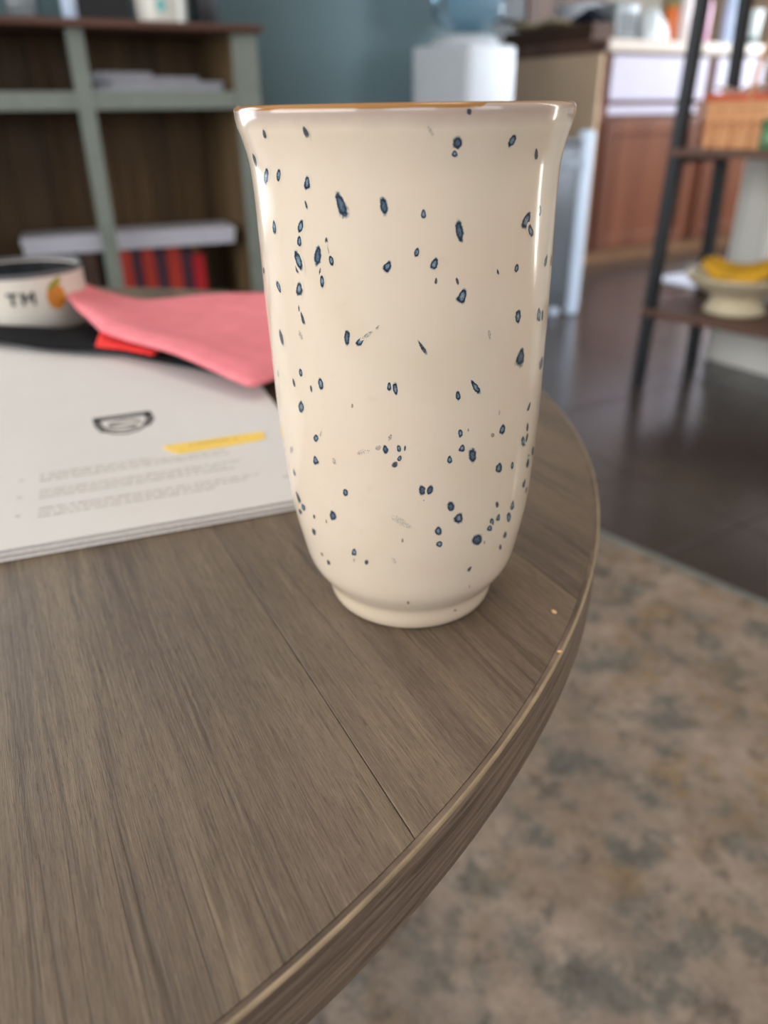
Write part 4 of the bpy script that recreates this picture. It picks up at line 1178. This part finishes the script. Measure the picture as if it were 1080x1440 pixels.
cab_unit(0.657, 0.655, 'brown kitchen base cabinet with window sheen painted on its drawer, second from the tan end panel')
cab_unit(1.314, 0.655, 'brown kitchen base cabinet with window sheen painted on its drawer, furthest from the tan end panel')
ep = MB().box(CA - 0.022, CA - 0.002, CB, CB + 0.72, 0.0, 0.868, bev=0.002).build('end_panel', m_tan, None, rz=RA)
tag(ep, 'plain tan end panel closing the left side of the kitchen cabinets', 'panel')
ct = empty('countertop', ab(0, 0, 0), RA)
MB().box(CA - 0.01, CA + 2.0, CB - 0.03, CB + 0.73, 0.8685, 0.917, bev=0.012, seg=3).build('worktop', m_ctr, ct)
MB().box(CA - 0.026, CA - 0.0105, CB - 0.03, CB + 0.73, 0.8685, 0.915, bev=0.003).build('brown_edge', m_top, ct)
tag(ct, 'pale speckled worktop running over the brown kitchen cabinets', 'worktop')
# thin pale patch lying on the floor in front of the cabinets
mt = MB().box(-0.24, 0.24, -0.16, 0.16, 0.0004, 0.007, bev=0.003).build('floor_patch', plain('patch_pale', srgb(206, 210, 226), 0.7, 0.06, 60), None, False, ab(2.95, 2.22, 0), RA)
tag(mt, 'small thin pale patch on the dark floor in front of the kitchen cabinets', 'mat')

# tall brown cabinet and black fridge further back
pn = empty('tall_cabinet', ab(3.37, 4.12, 0), RA)
m_sbw = wood('tall_cabinet_wood', srgb(70, 44, 28), srgb(94, 62, 42), srgb(112, 78, 54), 0.4, 0.4, 'z')
MB().box(0, 0.62, 0, 0.60, 0.08, 2.1).build('carcass', m_sbw, pn)
MB().box(0.02, 0.60, 0.03, 0.58, 0.0, 0.0798).build('plinth', m_sbw, pn)
for x0 in (0.006, 0.312):
    d = MB().box(x0, x0 + 0.302, -0.018, -0.0005, 0.10, 2.08, bev=0.003).build('door', m_sbw, pn)
    MB().box(x0 + (0.27 if x0 < 0.1 else 0.02), x0 + (0.282 if x0 < 0.1 else 0.032), -0.04, -0.0182, 1.0, 1.15, bev=0.003).build('handle', m_steel, d)
tag(pn, 'tall brown kitchen cabinet beyond the tan end panel', 'cabinet')
fr_ = empty('refrigerator', ab(2.69, 4.12, 0), RA)
m_fr = plain('black_appliance', srgb(18, 26, 28), 0.3, 0.1, 10)
MB().box(0, 0.66, 0.03, 0.66, 0.02, 1.70, bev=0.006).build('body', m_fr, fr_)
for z0, z1 in ((0.05, 1.10), (1.108, 1.695)):
    d = MB().box(0.003, 0.657, -0.03, 0.0295, z0, z1, bev=0.008).build('door', m_fr, fr_)
    MB().box(0.03, 0.05, -0.062, -0.0302, z0 + 0.1, z1 - 0.1, bev=0.004).build('handle', m_steel, d)
MB().box(0.02, 0.64, 0.05, 0.62, 0.0, 0.0198).build('plinth', m_bx, fr_)
tag(fr_, 'black refrigerator behind the blue water bottle', 'refrigerator')

# ---- clutter on the end of the counter and on the worktop
CZ = 0.9172
tr_ = empty('wooden_crate', ab(2.69, 2.84, CZ), RA)
m_bb = wood('crate_wood', srgb(58, 36, 24), srgb(78, 50, 34), srgb(94, 64, 46), 0.8, 0.6, 'y')
for bx in ((0, 0.012, 0, 0.60), (0.118, 0.13, 0, 0.60), (0.012, 0.118, 0, 0.012), (0.012, 0.118, 0.588, 0.60)):
    for z0, z1 in ((0.0, 0.030), (0.036, 0.066)):
        MB().box(bx[0] + 0.0003, bx[1] - 0.0003, bx[2] + 0.0003, bx[3] - 0.0003, z0, z1, bev=0.001, seg=1).build('slat', m_bb, tr_)
MB().box(0.0125, 0.1175, 0.0125, 0.5875, 0.0, 0.062).build('filled_bed', m_bb, tr_)
tag(tr_, 'low dark brown wooden crate on the worktop end above the tan panel', 'crate')
CT = CZ + 0.0665
cl = cloth('cream_cloth', [(-0.055, -0.16), (-0.02, -0.17), (0.02, -0.165), (0.055, -0.16)], [(-0.058, 0.16), (-0.02, 0.18), (0.02, 0.17), (0.055, 0.16)],
           lambda s, t: 0.020 + 0.007 * sin(7 * s + 1) * sin(9 * t) + 0.003 * sin(19 * s), 0.022, fabric('cream_fabric', srgb(200, 182, 150)), 26, 30)
cl.location = ab(2.755, 3.235, CT); cl.rotation_euler.z = RA
tag(cl, 'crumpled cream cloth on the dark wooden crate', 'cloth')
bw_ = empty('white_basin', ab(2.96, 3.60, 0.9), 0)
bw_.location = ab(3.10, 3.36, CZ)
MB().lathe([(0, 0), (0.05, 0), (0.055, 0.01), (0.11, 0.09), (0.13, 0.18), (0.134, 0.19), (0.126, 0.19), (0.105, 0.095), (0.05, 0.018), (0, 0.016)], 40).build('basin', plain('enamel_white', srgb(206, 212, 222), 0.3, 0.04), bw_, True)
tag(bw_, 'white round basin on the worktop behind the crate', 'basin')
dk = cloth('dark_cloth', [(-0.045, -0.07), (0, -0.075), (0.045, -0.07)], [(-0.045, 0.07), (0, 0.075), (0.045, 0.07)],
           lambda s, t: 0.014 + 0.035 * sin(pi * s) * sin(pi * t) + 0.003 * sin(17 * s), 0.022, fabric('navy_fabric', srgb(26, 28, 40)), 20, 14)
dk.location = ab(2.755, 2.935, CT); dk.rotation_euler.z = RA
tag(dk, 'small dark navy cloth heap on the near end of the crate', 'cloth')

def bottle(nm, a, b, r, h, mat, capmat, label, neck=0.35):
    o = empty(nm, ab(a, b, CZ), 0)
    MB().lathe([(0, 0), (r * 0.94, 0), (r, 0.004), (r, h * 0.68), (r * 0.9, h * 0.76), (r * neck, h * 0.88), (r * neck, h * 0.93), (0, h * 0.93)], 24).build('bottle', mat, o, True)
    MB().lathe([(0, h * 0.9302), (r * neck * 1.2, h * 0.9302), (r * neck * 1.2, h), (0, h)], 18).build('cap', capmat, o, True)
    return tag(o, label, 'bottle', 'bottles on the kitchen worktop')
m_r = plain('red_plastic', srgb(206, 62, 30), 0.35, 0.08, 20)
m_o = plain('orange_plastic', srgb(216, 110, 40), 0.35, 0.08, 20)
m_g = plain('green_plastic', srgb(110, 140, 60), 0.4, 0.08, 20)
m_pk = plain('pink_plastic', srgb(234, 176, 206), 0.35, 0.05, 20)
m_wp2 = plain('white_plastic', srgb(236, 226, 226), 0.3, 0.04, 20)
m_bw = plain('bluewhite_plastic', srgb(196, 218, 248), 0.3, 0.04, 20)
bottle('orange_bottle', 3.215, 2.90, 0.033, 0.16, m_o, m_g, 'orange bottle with green cap on the kitchen worktop', 0.8)
bottle('white_bottle', 3.262, 2.86, 0.030, 0.23, m_wp2, m_r, 'white bottle between the orange and red bottles')
bottle('red_bottle', 3.335, 2.90, 0.034, 0.25, m_r, m_wp2, 'red bottle between the white and pink bottles')
bottle('pink_bottle', 3.385, 2.86, 0.033, 0.22, m_pk, m_wp2, 'pink bottle just left of the black shelf post')
bottle('pale_blue_bottle', 3.59, 2.88, 0.034, 0.24, m_bw, m_bw, 'pale blue bottle between the two black shelf posts')
# crumpled white bag, grey appliance, clear container
bg_ = cloth('plastic_bag', [(-0.08, -0.06), (-0.03, -0.075), (0.05, -0.07), (0.08, -0.05)], [(-0.08, 0.06), (-0.03, 0.07), (0.05, 0.06), (0.08, 0.05)],
            lambda s, t: 0.0135 + (0.11 + 0.012 * sin(13 * s + 3) * sin(11 * t)) * max(0.0, sin(pi * s) * sin(pi * t)) ** 0.6, 0.02, plain('bag_film', srgb(214, 222, 226), 0.35, 0.08, 40), 30, 22)
bg_.location = ab(3.085, 2.90, CZ); bg_.rotation_euler.z = RA
tag(bg_, 'crumpled white plastic bag on the worktop left of the bottles', 'bag')
ap = empty('grey_toaster', ab(2.915, 2.93, CZ), RA)
m_ap = plain('toaster_grey', srgb(150, 156, 160), 0.35, 0.08, 30, 0.4)
MB().box(-0.075, 0.06, -0.07, 0.09, 0.008, 0.15, bev=0.02, seg=3).build('shell', m_ap, ap, True)
MB().box(-0.06, 0.045, -0.0715, -0.0695, 0.03, 0.11).build('front_plate', plain('toaster_dark', srgb(92, 98, 102), 0.4), ap)
MB().box(-0.065, 0.05, -0.06, 0.08, 0.0, 0.0078).build('base', m_bx, ap)
tag(ap, 'grey toaster at the left end of the kitchen worktop', 'toaster')
cc = empty('clear_tub', ab(3.735, 2.90, CZ), RA)
MB().lathe([(0, 0), (0.062, 0), (0.066, 0.006), (0.074, 0.15), (0.070, 0.15), (0.062, 0.008), (0, 0.006)], 32).build('tub', plain('tub_plastic', srgb(196, 206, 206), 0.3, 0.06, 20), cc, True)
MB().lathe([(0.0668, 0.006), (0.0685, 0.006), (0.0700, 0.036), (0.0683, 0.036)], 32, closed=True).build('dark_band', plain('dark_teal_plastic', srgb(44, 78, 76), 0.4, 0.1), cc, True)
tag(cc, 'pale tub with a dark teal base band at the right of the worktop', 'tub')
